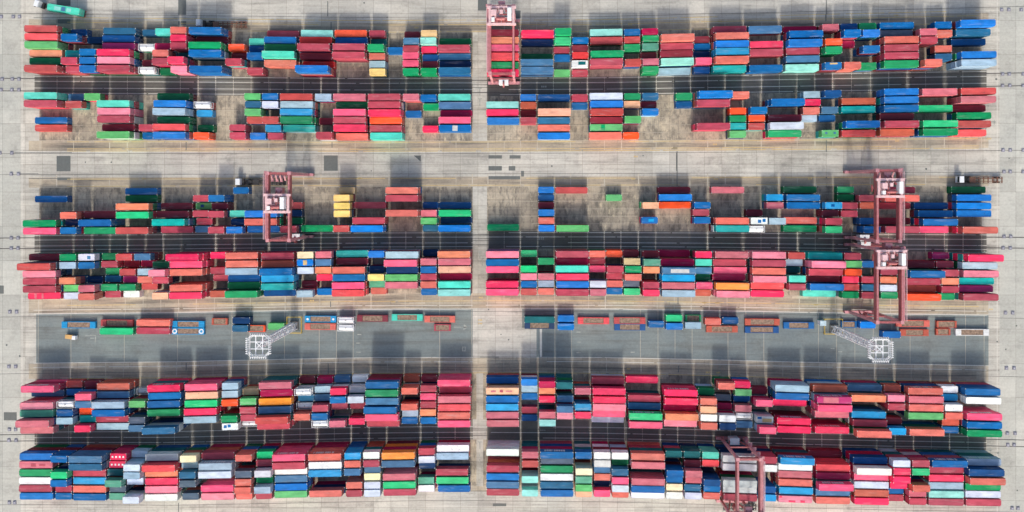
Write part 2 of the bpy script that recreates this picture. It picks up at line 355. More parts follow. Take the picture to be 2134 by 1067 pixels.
6 mg -30 330 555;ck 405 770 600;cy 740 915 565;ck 950 1315 580;bl 1285 1455 548;gr 1550 1905 590
#F 0 920
1 bb 205 540 160;bl 525 690 185;sb 710 1045 188;mg 1135 1310 160;lv 1360 1530 130;gy 1500 1845 170;cm 1855 2035 182
2 dp 200 535 248;pb 710 1050 265;mg 1130 1300 240;lv 1275 1445 275;hr 1460 1810 288;lb 1875 2040 245
3 gr 200 535 328;bg 530 705 350;rs 755 1095 335;dt 1110 1270 305;lb 1275 1445 350;lo 1495 1840 345;pb 1855 2015 350
4 wh 200 535 408;bl 525 695 430;cy 760 1095 408;sg 1085 1250 435;lv 1310 1485 412;mg 1500 1840 418;sl 1855 2020 440
5 rs 200 530 488;rs 580 735 490;ck 755 1095 495;sl 1135 1300 490;pk 1495 1840 505
6 bb 210 540 565;bl 580 735 565;bl 755 1095 578;sg 1130 1300 568;lv 1275 1445 605;wh 1495 1835 582;sl 1885 2055 570
#F 426 912
1 rs -40 310 190;ck 315 490 212;bg 540 710 180;hp 695 1045 210;ck 1070 1415 208;cy 1450 1615 192;wh 1640 1810 185;yo 1830 2175 195
2 lb -65 285 300;rs 535 700 262;rs 695 1045 298;wh 1075 1420 288;ck 1450 1610 275;rs 1640 1810 270;sb 1835 2170 275
3 lv -70 280 388;sl 315 485 378;gy 510 690 378;wh 725 1065 362;cy 1075 1415 372;sb 1445 1610 358;sb 1655 1820 335
4 ck 310 485 465;gr 540 705 435;sb 725 1065 428;cm 1650 1820 405;dp 1840 2185 415
5 hp -50 300 530;ck 305 480 550;lb 510 685 545;bb 725 1065 515;ck 1465 1630 495;lv 1650 1820 495;bg 1845 2185 505
6 pk -40 310 615;ck 325 490 605;rs 530 700 610;lg 720 1065 575;ck 1065 1415 550;rs 1465 1630 580;lv 1650 1820 578;rs 1850 2190 565
#F 852 912
1 rs 100 265 145;wh 285 625 112;wh 800 1140 155;dp 1175 1335 180;bl 1360 1700 175;bl 1725 1890 180;wh 1915 2085 182
2 lv 100 268 228;lb 280 620 195;rd 1175 1335 285;sl 1365 1700 240;gy 1920 2085 270
3 nb 110 268 292;rs 805 1140 330;gr 1360 1700 330;cm 1725 1900 352;sb 1920 2080 335
4 rs 275 615 358;bb 800 1140 412;aq 1170 1335 430;wh 1360 1700 412;sg 1725 1895 440;ck 1915 2085 410
5 sg 80 245 435;bg 280 620 445;sb 800 1140 492;pb 1365 1695 495;lg 1725 1895 522;nb 1915 2080 470
6 wh 95 268 522;bl 300 635 530;rs 805 1140 555;aq 1170 1335 575;bl 1365 1700 578;pe 1725 1895 585;hp 1915 2085 580
#F 1278 920
1 wh -14 155 150;ck 185 535 160;dt 545 710 130;dt 735 895 130;tq 925 1090 145;gy 1135 1485 185;rs 1525 1690 188;cy 1730 2085 208
2 dg -14 155 215;dp 185 540 258;mr 735 905 228;hr 925 1090 225;gy 1135 1485 270;wh 1530 1690 270;wh 1705 2065 265
3 pb -14 155 320;bl 555 725 335;dp 750 920 340;dp 1705 2060 340
4 hp -10 160 408;dp 190 535 430;bl 550 715 395;dp 750 920 400;db 940 1105 430;gy 1140 1485 440;ck 1705 2065 428
5 lv -10 160 490;bl 190 530 495;cm 545 720 475;pb 735 905 480;bl 935 1110 490;gy 1135 1485 505;db 1520 1675 500;cy 1715 2070 512
6 ck -10 160 560;wh 185 530 562;wh 545 720 562;lv 740 915 565;ck 930 1105 565;rs 1145 1490 585;cy 1520 1680 580;pk 1705 2065 600
#F 1704 930
1 mr -95 255 80;db 360 730 150;lv 780 960 182;rs 985 1155 180;bl 1190 1550 185;lb 1540 1895 168
2 hr -20 340 232;wh 405 770 265;mg 785 965 262;bg 980 1160 265;rs 1160 1515 255;db 1570 1930 268
3 cr -20 345 320;hp 375 735 335;mg 785 960 348;mg 1155 1510 335;ck 1585 1940 368
4 hp 15 375 430;lv 380 735 405;mg 755 925 405;ck 985 1165 435;lb 1150 1505 410;gr 1535 1890 425
5 sb -25 340 495;bn 380 740 495;bl 720 885 465;dp 950 1120 490;aq 1155 1510 500;lv 1535 1890 495
6 ck -25 345 565;mg 380 740 575;rs 720 885 535;rs 950 1125 570;rs 1150 1510 580;rs 1540 1895 580
"""
TH=2.6
LX={170:{-2:84,-1:119,0:154,1:190,2:229,4:302,5:338.5,7:413,8:449.5,12:597,14:669,15:704,17:776.6,18:811.5,20:881,21:915.5,23:985},
500:{-2:83,0:152.5,1:190,2:228,3:265,4:302.5,5:339.5,6:376.5,8:449.5,9:488.5,11:561,13:632.5,14:669,15:705,17:775,20:881,21:917,23:984},
900:{-2:76,0:143,5:326,7:401,8:441,10:514.5,11:552,12:589,14:661.5,16:732,17:769.5,18:806,20:877,21:915.5,23:981.5}}
RX={170:{0:1017,2:1085,3:1119,5:1187.5,6:1224,8:1296,9:1331,10:1367.7,12:1439,14:1511,15:1549,16:1587,20:1735,21:1774.5,22:1814,24:1890,26:1968,28:2045},
500:{0:1017,2:1084.5,3:1121,8:1294,10:1366.7,12:1437,13:1474.5,15:1549,17:1622.6,18:1661.8,20:1736,22:1813,24:1890,26:1968,28:2046},
900:{0:1014,2:1085,3:1122,5:1192.5,6:1230,8:1302,10:1376,12:1448,15:1560,16:1598,20:1751,22:1827,23:1866,26:1979,28:2056}}
def interp(d,u):
    k=sorted(d)
    i=min(max(bisect.bisect_right(k,u)-1,0),len(k)-2)
    a,b=k[i],k[i+1]
    return d[a]+(d[b]-d[a])*(u-a)/(b-a)
def slotx(side,u,y):
    T=LX if side=='L' else RX
    a,b=(170,500) if y<500 else (500,900)
    xa,xb=interp(T[a],u),interp(T[b],u)
    t=(y-a)/(b-a); t=min(max(t,-.35),1.35)
    return xa+(xb-xa)*t
CURV=[(115,-6.6,-11.4),(246,-4.8,-7.2),(435,-1.5,2.5),(565,0,8.3),(825,4.5,16.5),(960,6,17.5)]
def rowy(v,x):
    t=(x-1067)/1000.
    i=min(max(bisect.bisect_right([c[0] for c in CURV],v)-1,0),len(CURV)-2)
    c,d=CURV[i],CURV[i+1];w=(v-c[0])/(d[0]-c[0])
    return v+(c[1]+(d[1]-c[1])*w)*t+(c[2]+(d[2]-c[2])*w)*t*t
ROWS={'A':[75.5+15.6*i for i in range(6)],'B':[207.3+15.6*i for i in range(6)],'C':[396.3+15.6*i for i in range(6)],
 'D':[526+15.35*i for i in range(6)],'E':[784+16.3*i for i in range(6)],'F':[923.5+16.3*i for i in range(6)]}
PRIOR={'A':2,'B':2,'C':1.5,'D':3,'E':3,'F':3}
CX=[-50,150,350,550,750,950,1050,1250,1450,1650,1850,2150]
CORR={'A': [[-2.1, 1.0, 1.8, 0.5, -1.4, -0.7, -1.0, 0.7, 0.1, -0.7, -0.1, 1.1], [1.1, -0.3, -1.3, -1.4, 0.3, -0.6, 0.3, 1.4, -0.6, -0.8, -0.5, 2.5]], 'B': [[-3.3, -0.7, 2.0, 2.3, 0.3, 0.4, -1.2, 0.0, -0.9, -1.2, 0.8, 3.3], [1.6, 0.2, -0.9, -0.6, 0.4, -0.1, 0.2, 0.4, 0.4, 0.4, 0.5, 2.1]], 'C': [[-2.0, 0.2, 1.3, 3.1, 1.8, 0.0, -0.3, 0.3, -0.3, -0.6, 1.5, 3.7], [-0.0, 0.1, 0.2, -0.1, -0.4, -0.0, -0.1, 0.1, -0.1, 0.3, 0.8, 0.5]], 'D': [[-2.7, 1.7, 2.9, 0.1, 1.3, 1.5, -1.1, -1.3, -1.7, -1.2, 1.0, 4.8], [0.1, 1.1, 2.1, 1.3, 0.0, -0.1, -0.4, -0.8, 0.3, 1.3, 2.3, 0.6]], 'E': [[0.7, 2.1, 0.8, 0.8, 1.0, 1.4, -0.3, -0.1, -0.4, 0.5, 0.5, 3.5], [1.1, 3.7, 6.5, 4.5, 1.4, 1.5, 0.4, 0.4, 2.0, 4.7, 4.0, -0.2]], 'F': [[0.8, 4.0, 3.1, 0.4, 0.3, -0.7, 0.6, 0.2, -0.2, 0.3, -2.1, -3.2], [-5.6, -0.2, 5.7, 5.4, 3.0, 0.0, 1.1, 0.8, 2.3, 5.0, 3.2, -3.5]]}
def corr(blk,x,k):
    c=CORR.get(blk)
    if not c:return 0.
    c=c[k]
    i=min(max(bisect.bisect_right(CX,x)-1,0),len(CX)-2)
    w=min(max((x-CX[i])/(CX[i+1]-CX[i]),0),1)
    return c[i]+(c[i+1]-c[i])*w
def up(gx,gy,z):
    s=HC/(HC-z)
    return NX+(gx-NX)*s, NY+(gy-NY)*s
def down(px,py,z):
    s=(HC-z)/HC
    return NX+(px-NX)*s, NY+(py-NY)*s
def lenpx(x,long):
    t=(x-1000)/1000.
    L=65.7+1.85*t+3.45*t*t
    return L if long else L*.497
def solve(text):
    out=[];blk=ox=oy=None
    for ln in text.strip().splitlines():
        if ln[0]=='#':
            blk,ox,oy=ln[1:].split();ox=float(ox);oy=float(oy);continue
        r,rest=ln.split(' ',1);r=int(r)
        for e in rest.split(';'):
            f=e.split();col=f[0];x0,x1,y=[float(q) for q in f[1:4]]
            force=int(f[4]) if len(f)>4 else 0
            x0=ox+x0/4.963;x1=ox+x1/4.963;y=oy+y/4.963
            long=(x1-x0)>50
            xc=(x0+x1)/2
            side='L' if xc<1000 else 'R'
            best=None;alts={}
            for t in range(1,6):
                if force and t!=force:continue
                z=t*TH
                gx,_=down(xc,y,z)
                gy=rowy(ROWS[blk][r-1],gx)+corr(blk,gx,1)
                n=2 if long else 1
                lo,hi=(-2,23) if side=='L' else (0,28)
                for u in range(lo,hi-n+1):
                    c=(slotx(side,u,gy)+slotx(side,u+n,gy))/2+corr(blk,gx,0)
                    if abs(c-gx)>25:continue
                    px,py=up(c,gy,z)
                    ex=px-xc;ey=py-y
                    cost=(ex/2.2)**2+(ey/2.0)**2+.25*(t-PRIOR[blk])**2
                    if t not in alts or cost<alts[t][0]:alts[t]=(cost,t,u,n,c,gy,ex,ey)
                    if best is None or cost<best[0]:best=(cost,t,u,n,c,gy,ex,ey)
            if best is None: continue
            out.append(dict(blk=blk,row=r,side=side,col=col,long=long,tier=best[1],u=best[2],n=best[3],gx=best[4],gy=best[5],ex=best[6],ey=best[7],cost=best[0],src=(x0,x1,y),e=e,alts=alts,forced=bool(force)))
    return level(out)

DEEP='mr cr nb dg dt sl db'.split()
def level(out):
    """roofs that lie in full sun cannot be lower than the stack south of them: raise those when the fit allows"""
    for r in range(5,0,-1):
        for q in out:
            if q['row']!=r or q['forced'] or q['col'] in DEEP: continue
            so=[p['tier'] for p in out if p['blk']==q['blk'] and p['side']==q['side'] and p['row']==r+1 and p['u']<q['u']+q['n'] and q['u']<p['u']+p['n']]
            if not so: continue
            t=max(so)
            if q['tier']<t:
                for tt in (t,t-1):
                    a=q['alts'].get(tt)
                    if tt>q['tier'] and a and a[2]==q['u'] and a[0]-q['cost']<4.0:
                        q.update(cost=a[0],tier=a[1],gx=a[4],gy=a[5],ex=a[6],ey=a[7]);break
    return out
# ------------------------------------------------------------------ the ground
YC = [(115,'A'),(246,'B'),(435,'C'),(565,'D'),(825,'E'),(965,'F')]
def rowc(v, x):
    i = min(max(bisect.bisect_right([c[0] for c in YC], v)-1, 0), len(YC)-2)
    a, b = YC[i], YC[i+1]; w = min(max((v-a[0])/(b[0]-a[0]), 0), 1)
    return rowy(v, x)+corr(a[1], x, 1)*(1-w)+corr(b[1], x, 1)*w
def concrete(name, c0, c1, slab=True, stain=.35, streak=.35, seam=(.16,.15,.14,1), slabsize=(6.6,5.2), tan=None, patchy=0):
    m, t, b = mat(name)
    p = wpos(t)
    big = ramp(t, noise(t, p, .035, 4, .6), .35, .68)
    c = mix(t, big, rgb(c0), rgb(c1))
    if slab:
        br = N(t, 'ShaderNodeTexBrick', offset=0.0); br.inputs['Scale'].default_value = 1.0
        br.inputs['Brick Width'].default_value = slabsize[0]; br.inputs['Row Height'].default_value = slabsize[1]
        br.inputs['Mortar Size'].default_value = .07; br.inputs['Mortar Smooth'].default_value = .3; br.inputs['Bias'].default_value = 0
        br.inputs['Color1'].default_value = (.44,.44,.44,1); br.inputs['Color2'].default_value = (.60,.60,.60,1); br.inputs['Mortar'].default_value = (.24,.23,.22,1)
        t.links.new(p, br.inputs['Vector'])
        c = mix(t, .75, c, br.outputs['Color'], 'OVERLAY')
    st = ramp(t, noise(t, wpos(t, (.025,.5,1)), 1.0, 7, .74), .47, .66)
    c = mix(t, mul(t, st, streak), c, (.10,.095,.085,1))
    sp = ramp(t, noise(t, p, .13, 8, .75), .52, .70)
    c = mix(t, mul(t, sp, stain), c, (.085,.08,.075,1))
    fine = ramp(t, noise(t, p, 1.1, 4, .8), .35, .75, .86, 1.1)
    cc = N(t, 'ShaderNodeCombineColor'); [t.links.new(fine, cc.inputs[i]) for i in range(3)]
    c = mix(t, 1.0, c, cc.outputs[0], 'MULTIPLY')
    if patchy:
        big2 = ramp(t, noise(t, wpos(t, (1,.8,1)), .05, 4, .6), .40, .62)
        c = mix(t, mul(t, big2, patchy), c, rgb((92,88,84)))
        sm = ramp(t, noise(t, wpos(t, (1,.45,1)), .42, 7, .72), .47, .60)
        c = mix(t, mul(t, sm, .62), c, (.062,.058,.054,1))
        pale = ramp(t, noise(t, wpos(t, (1.1,.5,1)), .36, 7, .72), .55, .66)
        c = mix(t, mul(t, pale, .6), c, rgb((222,206,176)))
    t.links.new(c, b.inputs['Base Color']); b.inputs['Roughness'].default_value = .85
    return m
M_APRON = concrete('apron_concrete', (204,200,190), (180,178,170), True, .46, .46)
M_EDGE = concrete('side_road_concrete', (194,194,186), (176,178,172), True, .30, .15, slabsize=(8,13))
M_LANE = concrete('truck_lane_concrete', (198,186,164), (172,162,146), True, .45, .7)
M_FLOOR = concrete('stacking_floor_concrete', (200,187,164), (172,161,144), True, .5, .2, slabsize=(3.3,2.84), patchy=.45)
M_TRACK = concrete('track_strip_concrete', (122,119,111), (94,92,88), False, .5, .8)
M_ASPH = concrete('trailer_lane_asphalt', (136,146,144), (112,124,128), False, .5, .6)
M_PATCH = concrete('asphalt_patch', (108,112,110), (96,102,102), False, .3, .2)
M_YEL = plain('worn_yellow_line', (214,186,120), .8, 0, .15, .6)
M_WHT = plain('worn_white_line', (222,220,212), .8, 0, .12, .6)
M_SEAM = plain('pale_joint_filler', (196,188,172), .85, 0, .14, .8)
M_RAIL = plain('worn_crane_rail', (96,92,88), .5, .3)
def structure(o): o['kind'] = 'structure'; return o
class Sheet:
    def __init__(s): s.v = []; s.f = []
    def quad(s, pts, z):
        k = len(s.v); s.v += [G(*p)+(z,) for p in pts]; s.f.append((k+3,k+2,k+1,k))
    def band(s, v0, v1, x0, x1, z, step=45, curve=rowc):
        n = max(1, int(math.ceil((x1-x0)/step)))
        k = len(s.v)
        for i in range(n+1):
            x = x0+(x1-x0)*i/n
            s.v.append(G(x, curve(v0, x))+(z,)); s.v.append(G(x, curve(v1, x))+(z,))
        for i in range(n): s.f.append((k+2*i, k+2*i+1, k+2*i+3, k+2*i+2))
    def build(s, name, m):
        me = bpy.data.meshes.new(name); me.from_pydata(s.v, [], s.f); me.materials.append(m); me.update()
        return structure(link(name, me))
flat = lambda v, x: v
g = Sheet(); g.quad([(-6000,-6000),(8000,-6000),(8000,7000),(-6000,7000)], 0); g.build('ground', M_APRON)
s = Sheet(); s.band(-900, 2200, -2500, 43, .004, 3000, flat); s.band(-900, 2200, 2083, 5000, .004, 3000, flat); s.build('side_road', M_EDGE)
s = Sheet()
XS = ((82, 985), (1015, 2046))
for v0, v1 in ((67,160.5),(200,293.5),(388.5,482),(518.5,611),(776,873.5),(915.5,1013)):
    for x0, x1 in XS: s.band(v0, v1, x0-(8 if v0>600 else 0), x1+(8 if v0>600 else 0), .008)
s.build('stacking_floor', M_FLOOR)
s = Sheet()
for v0, v1 in ((46,67),(293.5,314),(368,388.5),(611,642),(745,776),(1013,1024)): s.band(v0, v1, 60, 2060, .008)
s.build('truck_lane', M_LANE)
s = Sheet()
for v0, v1 in ((160.5,200),(482,518.5),(873.5,915.5)):
    for x0, x1 in ((72,985),(1015,2056)): s.band(v0, v1, x0, x1, .012)
s.build('crane_track_strip', M_TRACK)
s = Sheet(); s.band(644, 743.5, 75.5, 985, .012); s.band(644, 743.5, 1118, 2060, .012); s.band(644, 683, 1088, 1118, .012); s.build('trailer_lane', M_ASPH)
s = Sheet()
for x0, x1, y0, y1 in ((118,147,325,357),(118,147,370,386),(675,704,324,356),(1018,1046,323.5,330.5),(1062,1085,323.5,330.5),
    (1018,1046,346,355.5),(1060,1074,346,355.5),(1018,1085,367,377),(371.5,388,-8,31),(371.5,388,44,52),(118,147,-12,12),(996,1015,-8,22),(-6,8,595,612),(8,35,859,876),(125,153,768,785),
    (1027,1055,1049,1055),(1086,1092,356,368),(118,147,40,60),(1070,1085,22,38)):
    s.quad([(x0,y0),(x1,y0),(x1,y1),(x0,y1)], .016)
for tri in (((862,324),(877,324),(877,337)),((1398,311),(1412,299),(1412,311))):
    k = len(s.v); s.v += [G(*p)+(.016,) for p in tri]; s.f.append((k+2,k+1,k))
s.build('pavement_patch', M_PATCH)
s = Sheet()
for b_ in 'ABCDEF':
    pv = ROWS[b_][1]-ROWS[b_][0]
    for i in range(7):
        v = ROWS[b_][0]+pv*(i-.5)
        for x0, x1 in XS:
            x = x0
            while x < x1:
                L = random.uniform(15, 120); s.band(v-.3, v+.3, x, min(x+L, x1), .0105); x += L+random.uniform(3, 40)
s.build('bay_row_line', M_SEAM)
# expansion joints: dark cuts crossing lanes and pale filled joints at every bay
s = Sheet()
for side, rng, lanes in (('L', range(-2,24), None), ('R', range(0,29), None)):
    for u in rng:
        for v0, v1 in ((40,67),(160.5,200),(293,318),(362,388),(482,518.5),(611,642),(644,743),(744,776),(873.5,915.5)):
            if random.random() < (.5 if v0 == 644 else .28): continue
            if v0 == 644 and side == 'R' and u < 4: continue
            x = slotx(side, u, (v0+v1)/2); y0, y1 = rowc(v0, x), rowc(v1, x)
            w = random.choice((.5,.6,1.1)) if v0 != 644 else .4; s.quad([(x-w,y0),(x+w,y0),(x+w,y1),(x-w,y1)], .017)
s.build('pavement_joint', M_SEAM)
s = Sheet()
for v in (51, 66, 295.6, 310, 371.5, 386, 776.5, 627, 314.5, 41.5):
    x = 140.0
    while x < 2035:
        L = random.uniform(40, 160)
        if random.random() < .88: s.band(v-.55, v+.55, x, min(x+L, 2040), .020)
        x += L+random.uniform(2, 12)
for x, v in ((283,52),(300,371),(575,371),(750,371),(868,57),(1313,53),(1500,51),(1690,50),(1868,47),(1150,57),(1320,373),(1492,374),(1688,374),(1490,303),(1870,299),(1002,620),(1700,628),(1468,628),(1495,628),(1310,766),(1475,770),(1497,770),(650,624),(820,628),(1001,667),(1001,674),(1325,327),(2062,296),(2065,632)):
    y = rowc(v, x)
    for k in range(3): s.quad([(x-4+3*k,y-1.6),(x-2.2+3*k,y-1.6),(x-2.2+3*k,y+1.6),(x-4+3*k,y+1.6)], .020)
s.build('yellow_road_marking', M_YEL)
s = Sheet()
for v in (172.5,186.3,197,162.5,485,494,506,514,888.5,900.5,911.5,644,744,753,636):
    x = 70.0
    while x < 2050:
        L = random.uniform(60, 240)
        if not (985 < x < 1010): s.band(v-.55, v+.55, x, min(x+L, 985 if x < 985 else 2056), .020)
        x += L+random.uniform(1, 9)
for x in (46, 2078):
    s.quad([(x-.6,-300),(x+.6,-300),(x+.6,1500),(x-.6,1500)], .020)
s.quad([(1125,684),(1129.5,684),(1129.5,743.5),(1125,743.5)], .020)
s.build('white_road_marking', M_WHT)
# painted arrows and boxes on the asphalt and by the lane ends
s = Sheet()
M_FADED = plain('faded_white_paint', (176,180,174), .85, 0, .25, 1.2)
def mark(pts): s.quad(pts, .020)
for x, y in ((748,697),(746,715),(747,734),(1205,692),(1206,713),(1205,735),(1318,734),(1735,726),(1750,733)):
    mark([(x-4,y-1),(x+5,y-1),(x+5,y+1),(x-4,y+1)])
mark([(946,681),(972,681),(972,682.6),(946,682.6)]); mark([(966,676),(968,676),(974,682),(966,688)])
for a in ((963,722.5,971,724.5),(963,730,971,732),(963,724.5,965,730),(969,724.5,971,730)): mark([(a[0],a[1]),(a[2],a[1]),(a[2],a[3]),(a[0],a[3])])
for a in ((177,699,187,700.5),(188,698,200,700),(198,700,200,714),(188,704,196,705.5)): mark([(a[0],a[1]),(a[2],a[1]),(a[2],a[3]),(a[0],a[3])])
for x0, y0 in ((996,183),(996,205),(996,524),(996,920),(1001,538)):
    mark([(x0,y0),(x0+8,y0),(x0+8,y0+2),(x0,y0+2)]); mark([(x0+3,y0+2),(x0+5,y0+2),(x0+5,y0+16),(x0+3,y0+16)])
for y in (946, 957, 1001):
    mark([(995,y),(998,y),(999.5,y+7),(1001,y),(1004,y),(1000.5,y+11),(998.5,y+11)][:4])
for x, y in ((2057,222),(2052,268),(2070,255),(2050,528),(2062,940),(2078,945)):
    mark([(x-5,y-2),(x+5,y-2),(x+5,y),(x-5,y)]); mark([(x+1,y-5),(x+3,y-5),(x+3,y+5),(x+1,y+5)])
for x, y in ((1133,181),(1131,896),(1128,497)):
    for k in range(3): mark([(x-5+4*k,y-2.2),(x-2.4+4*k,y-2.2),(x-2.4+4*k,y+2.2),(x-5+4*k,y+2.2)])
s.build('faded_road_marking', M_FADED)
s = Sheet()
for v in (167,192.5,489.5,510.5,893.5,907.5): s.band(v-.8, v+.8, -60, 2200, .022)
for v in (176.5,182,497.5,501.5,897,904): s.band(v-.5, v+.5, 75, 2050, .0215)
for v in (35,319.5,362,649,765,1043): s.band(v-.35, v+.35, -60, 2200, .022)
s.build('crane_rail_track', M_RAIL)
M_DKLN = concrete('tyre_stained_lane', (186,172,150), (150,140,126), False, .5, .95)
s = Sheet()
for v0, v1 in ((54,64),(298,308),(373.5,383.5),(616,625),(633,642),(757,772)): s.band(v0, v1, 88, 2035, .0165)
s.build('tyre_mark_lane', M_DKLN)
s = Sheet()
for x, y in ((14,719),(41,742),(232,338),(520,312),(774,356),(1044,697),(1060,708),(2078,712),(2096,728),(2118,679),(759,6),(807,36),(1930,352),(1150,346),(2103,330),(1340,324),(2120,1022),(178,338),(1722,370),(2076,165),(1018,645),(960,480)):
    r = random.uniform(1.3,2.3); k = len(s.v)
    s.v += [G(x+r*math.cos(i*.785)*random.uniform(.8,1.2), y+r*math.sin(i*.785))+(.021,) for i in range(8)]; s.f.append(tuple(k+7-i for i in range(8)))
for x, y0, y1 in ((683,2,34),(690,46,64),(388,296,313),(692,296,308),(1411,315,388),(1722,292,316),(1413,620,634),(684,757,779),(388,756,772),(372,1048,1067),(1410,318,356),(1722,0,30),(1721,30,44),(689,628,640),(1414,762,776)):
    s.quad([(x-.9,y0),(x+.9,y0),(x+.9,y1),(x-.9,y1)], .0205)
for x0, x1, y in ((60,110,29),(70,160,37),(30,150,318),(60,120,372),(35,80,362),(1000,1040,744),(1015,1086,752)):
    s.quad([(x0,y-.5),(x1,y-.5),(x1,y+.6),(x0,y+.6)], .0205)
s.build('oil_stain_and_drain', M_PATCH)
# ------------------------------------------------------------------ shipping containers
PAL['tk'] = ((236,238,240),'white')
CH, CWID = 2.6, 2.438
def box_parts(L, full=True):
    """body mesh of a container, base centre at the origin; material 0 paint, 1 bare steel"""
    m = MB(); h = L/2; w = CWID/2; t = CH-.012
    m.box(-h+.10, h-.10, -w+.05, w-.05, .12, t-.05)                       # walls and roof skin, set in
    for sx in (-1, 1):
        for sy in (-1, 1):
            x0, x1 = sorted((sx*h, sx*(h-.17))); y0, y1 = sorted((sy*w, sy*(w-.17)))
            m.box(x0, x1, y0, y1, .12, t-.13)                               # corner posts
            for z0, z1 in ((0, .12), (t-.13, t)):
                m.box(*sorted((sx*h, sx*(h-.24))), *sorted((sy*w, sy*(w-.30))), z0, z1+.004, 1)   # corner castings
    for sy in (-1, 1):
        y0, y1 = sorted((sy*(w-.01), sy*(w-.09)))
        m.box(-h+.17, h-.17, y0, y1, t-.12, t-.02); m.box(-h+.17, h-.17, y0, y1, 0, .16)
    for sx in (-1, 1):
        x0, x1 = sorted((sx*(h-.01), sx*(h-.12)))
        m.box(x0, x1, -w+.17, w-.17, t-.13, t-.015); m.box(x0, x1, -w+.17, w-.17, 0, .16)
    if full:
        n = int(L/1.22)
        for i in range(n):                                                  # pressed roof corrugations
            x = -h+.62+(L-1.24)*i/(n-1); m.box(x-.16, x+.16, -w+.2, w-.2, t-.052, t-.034)
            for sy in (-1, 1):
                y0, y1 = sorted((sy*(w-.052), sy*(w-.022))); m.box(x-.16, x+.16, y0, y1, .2, t-.16)
    return m
BODY = {True: box_parts(12.19), False: box_parts(6.058)}
BODYME = {k: v.mesh('container_body', [P_OBJ, STEEL]) for k, v in BODY.items()}
def door_mesh(sy):
    m = MB(); w = CWID/2; y0, y1 = sorted((sy*.012, sy*(w-.18)))
    m.box(-.04, 0, y0, y1, .17, CH-.16)
    for k in (.28, .72):
        y = y0+(y1-y0)*k; m.bar((.03, y, .14), (.03, y, CH-.12), .045, mi=1, n=6)
        m.box(.0, .06, y-.09, y+.09, 1.0, 1.05, 1)
    return m.mesh('container_door', [P_OBJ, STEEL])
DOORS = [door_mesh(1), door_mesh(-1)]
def letter_mesh(L, seed, h=1.3):
    """a row of block letters, too far off to be read, as raised painted strokes on the side"""
    r = random.Random(seed); m = MB(); n = 9 if L > 8 else 5; cw = .86; x = -n*cw/2
    for i in range(n):
        a, b = x+i*cw, x+i*cw+cw*.72
        m.box(a, a+.24, 0, .012, 0, h)
        if r.random() < .6: m.box(b-.24, b, 0, .012, 0, h)
        for z in (0, h/2-.11, h-.22):
            if r.random() < .6: m.box(a+.24, b-.24, 0, .011, z, z+.22)
    return m.mesh('lettering', [WHITE])
LET = {(k, s): letter_mesh(12 if k else 6, s) for k in (True, False) for s in range(3)}
def row_slope(q):
    a, b = rowc_blk(q, q['gx']-20), rowc_blk(q, q['gx']+20)
    return -math.atan2(b-a, 40.0)
def rowc_blk(q, x): return rowy(ROWS[q['blk']][q['row']-1], x)+corr(q['blk'], x, 1)
TOPS = solve(YARD)
for q in TOPS:
    k = (HC-q['tier']*TH)/HC
    nx = max(-2.6, min(2.6, -q['ex']*k)); ny = max(-.8, min(.8, -q['ey']*k))
    q['px'], q['py'] = q['gx']+nx, q['gy']+ny
    q['rz'] = row_slope(q); L = 12.19 if q['long'] else 6.058
    q['sx'] = lenpx(q['gx'], q['long'])/PM/L; q['L'] = L
    q['area'] = q['L']*q['sx']*(HC/(HC-q['tier']*CH))**2
tanks = [q for q in TOPS if q['col'] == 'tk']
cand = sorted((q for q in TOPS if q['col'] != 'tk'), key=lambda q: -q['area'])
NSOLO = 286
solo = cand[:NSOLO]; rest = cand[NSOLO:]
# names for people: colour, size, row, block, neighbours
RN = ['top','second','third','fourth','fifth','bottom']
BN = {'A':'top','B':'second','C':'third','D':'fourth','E':'fifth','F':'bottom'}
SN = {'L':'left','R':'right'}
rows = {}
for q in TOPS: rows.setdefault((q['blk'], q['row'], q['side']), []).append(q)
for r in rows.values():
    r.sort(key=lambda q: q['gx'])
    for i, q in enumerate(r):
        q['lft'] = r[i-1] if i else None; q['rgt'] = r[i+1] if i+1 < len(r) else None; q['ord'] = i
def cn(q): return PAL[q['col']][1]
def kindword(q): return 'tank container' if q['col'] == 'tk' else ('long container' if q['long'] else 'short container')
ORD = ['first','second','third','fourth','fifth','sixth','seventh','eighth','ninth','tenth','eleventh','twelfth','thirteenth','fourteenth','fifteenth','sixteenth','seventeenth','eighteenth','nineteenth','twentieth']
def art(w): return ('an ' if w[0] in 'aeiou' else 'a ')+w
def cap(s): return s[0].upper()+s[1:]
def lab1(q): return cap('%s %s in the %s row of the %s %s block' % (cn(q), kindword(q), RN[q['row']-1], BN[q['blk']], SN[q['side']]))
def lab2(q):
    if q['lft'] is None and q['rgt'] is None: return None
    if q['lft'] is None: return cap('%s %s left of %s one, %s row, %s %s block' % (cn(q), kindword(q), art(cn(q['rgt'])), RN[q['row']-1], BN[q['blk']], SN[q['side']]))
    if q['rgt'] is None: return cap('%s %s right of %s one, %s row, %s %s block' % (cn(q), kindword(q), art(cn(q['lft'])), RN[q['row']-1], BN[q['blk']], SN[q['side']]))
    if q['lft']['col'] == q['rgt']['col']: return cap('%s %s between two %s ones, %s row, %s %s block' % (cn(q), kindword(q), cn(q['lft']), RN[q['row']-1], BN[q['blk']], SN[q['side']]))
    return cap('%s %s between %s and %s, %s row, %s %s block' % (cn(q), kindword(q), cn(q['lft']), cn(q['rgt']), RN[q['row']-1], BN[q['blk']], SN[q['side']]))
def lab3(q):
    same = [z for z in rows[(q['blk'], q['row'], q['side'])] if z['col'] == q['col'] and kindword(z) == kindword(q)]
    return cap('%s %s %s from the left, %s row of the %s %s block' % (ORD[same.index(q)], cn(q), kindword(q), RN[q['row']-1], BN[q['blk']], SN[q['side']]))
from collections import Counter
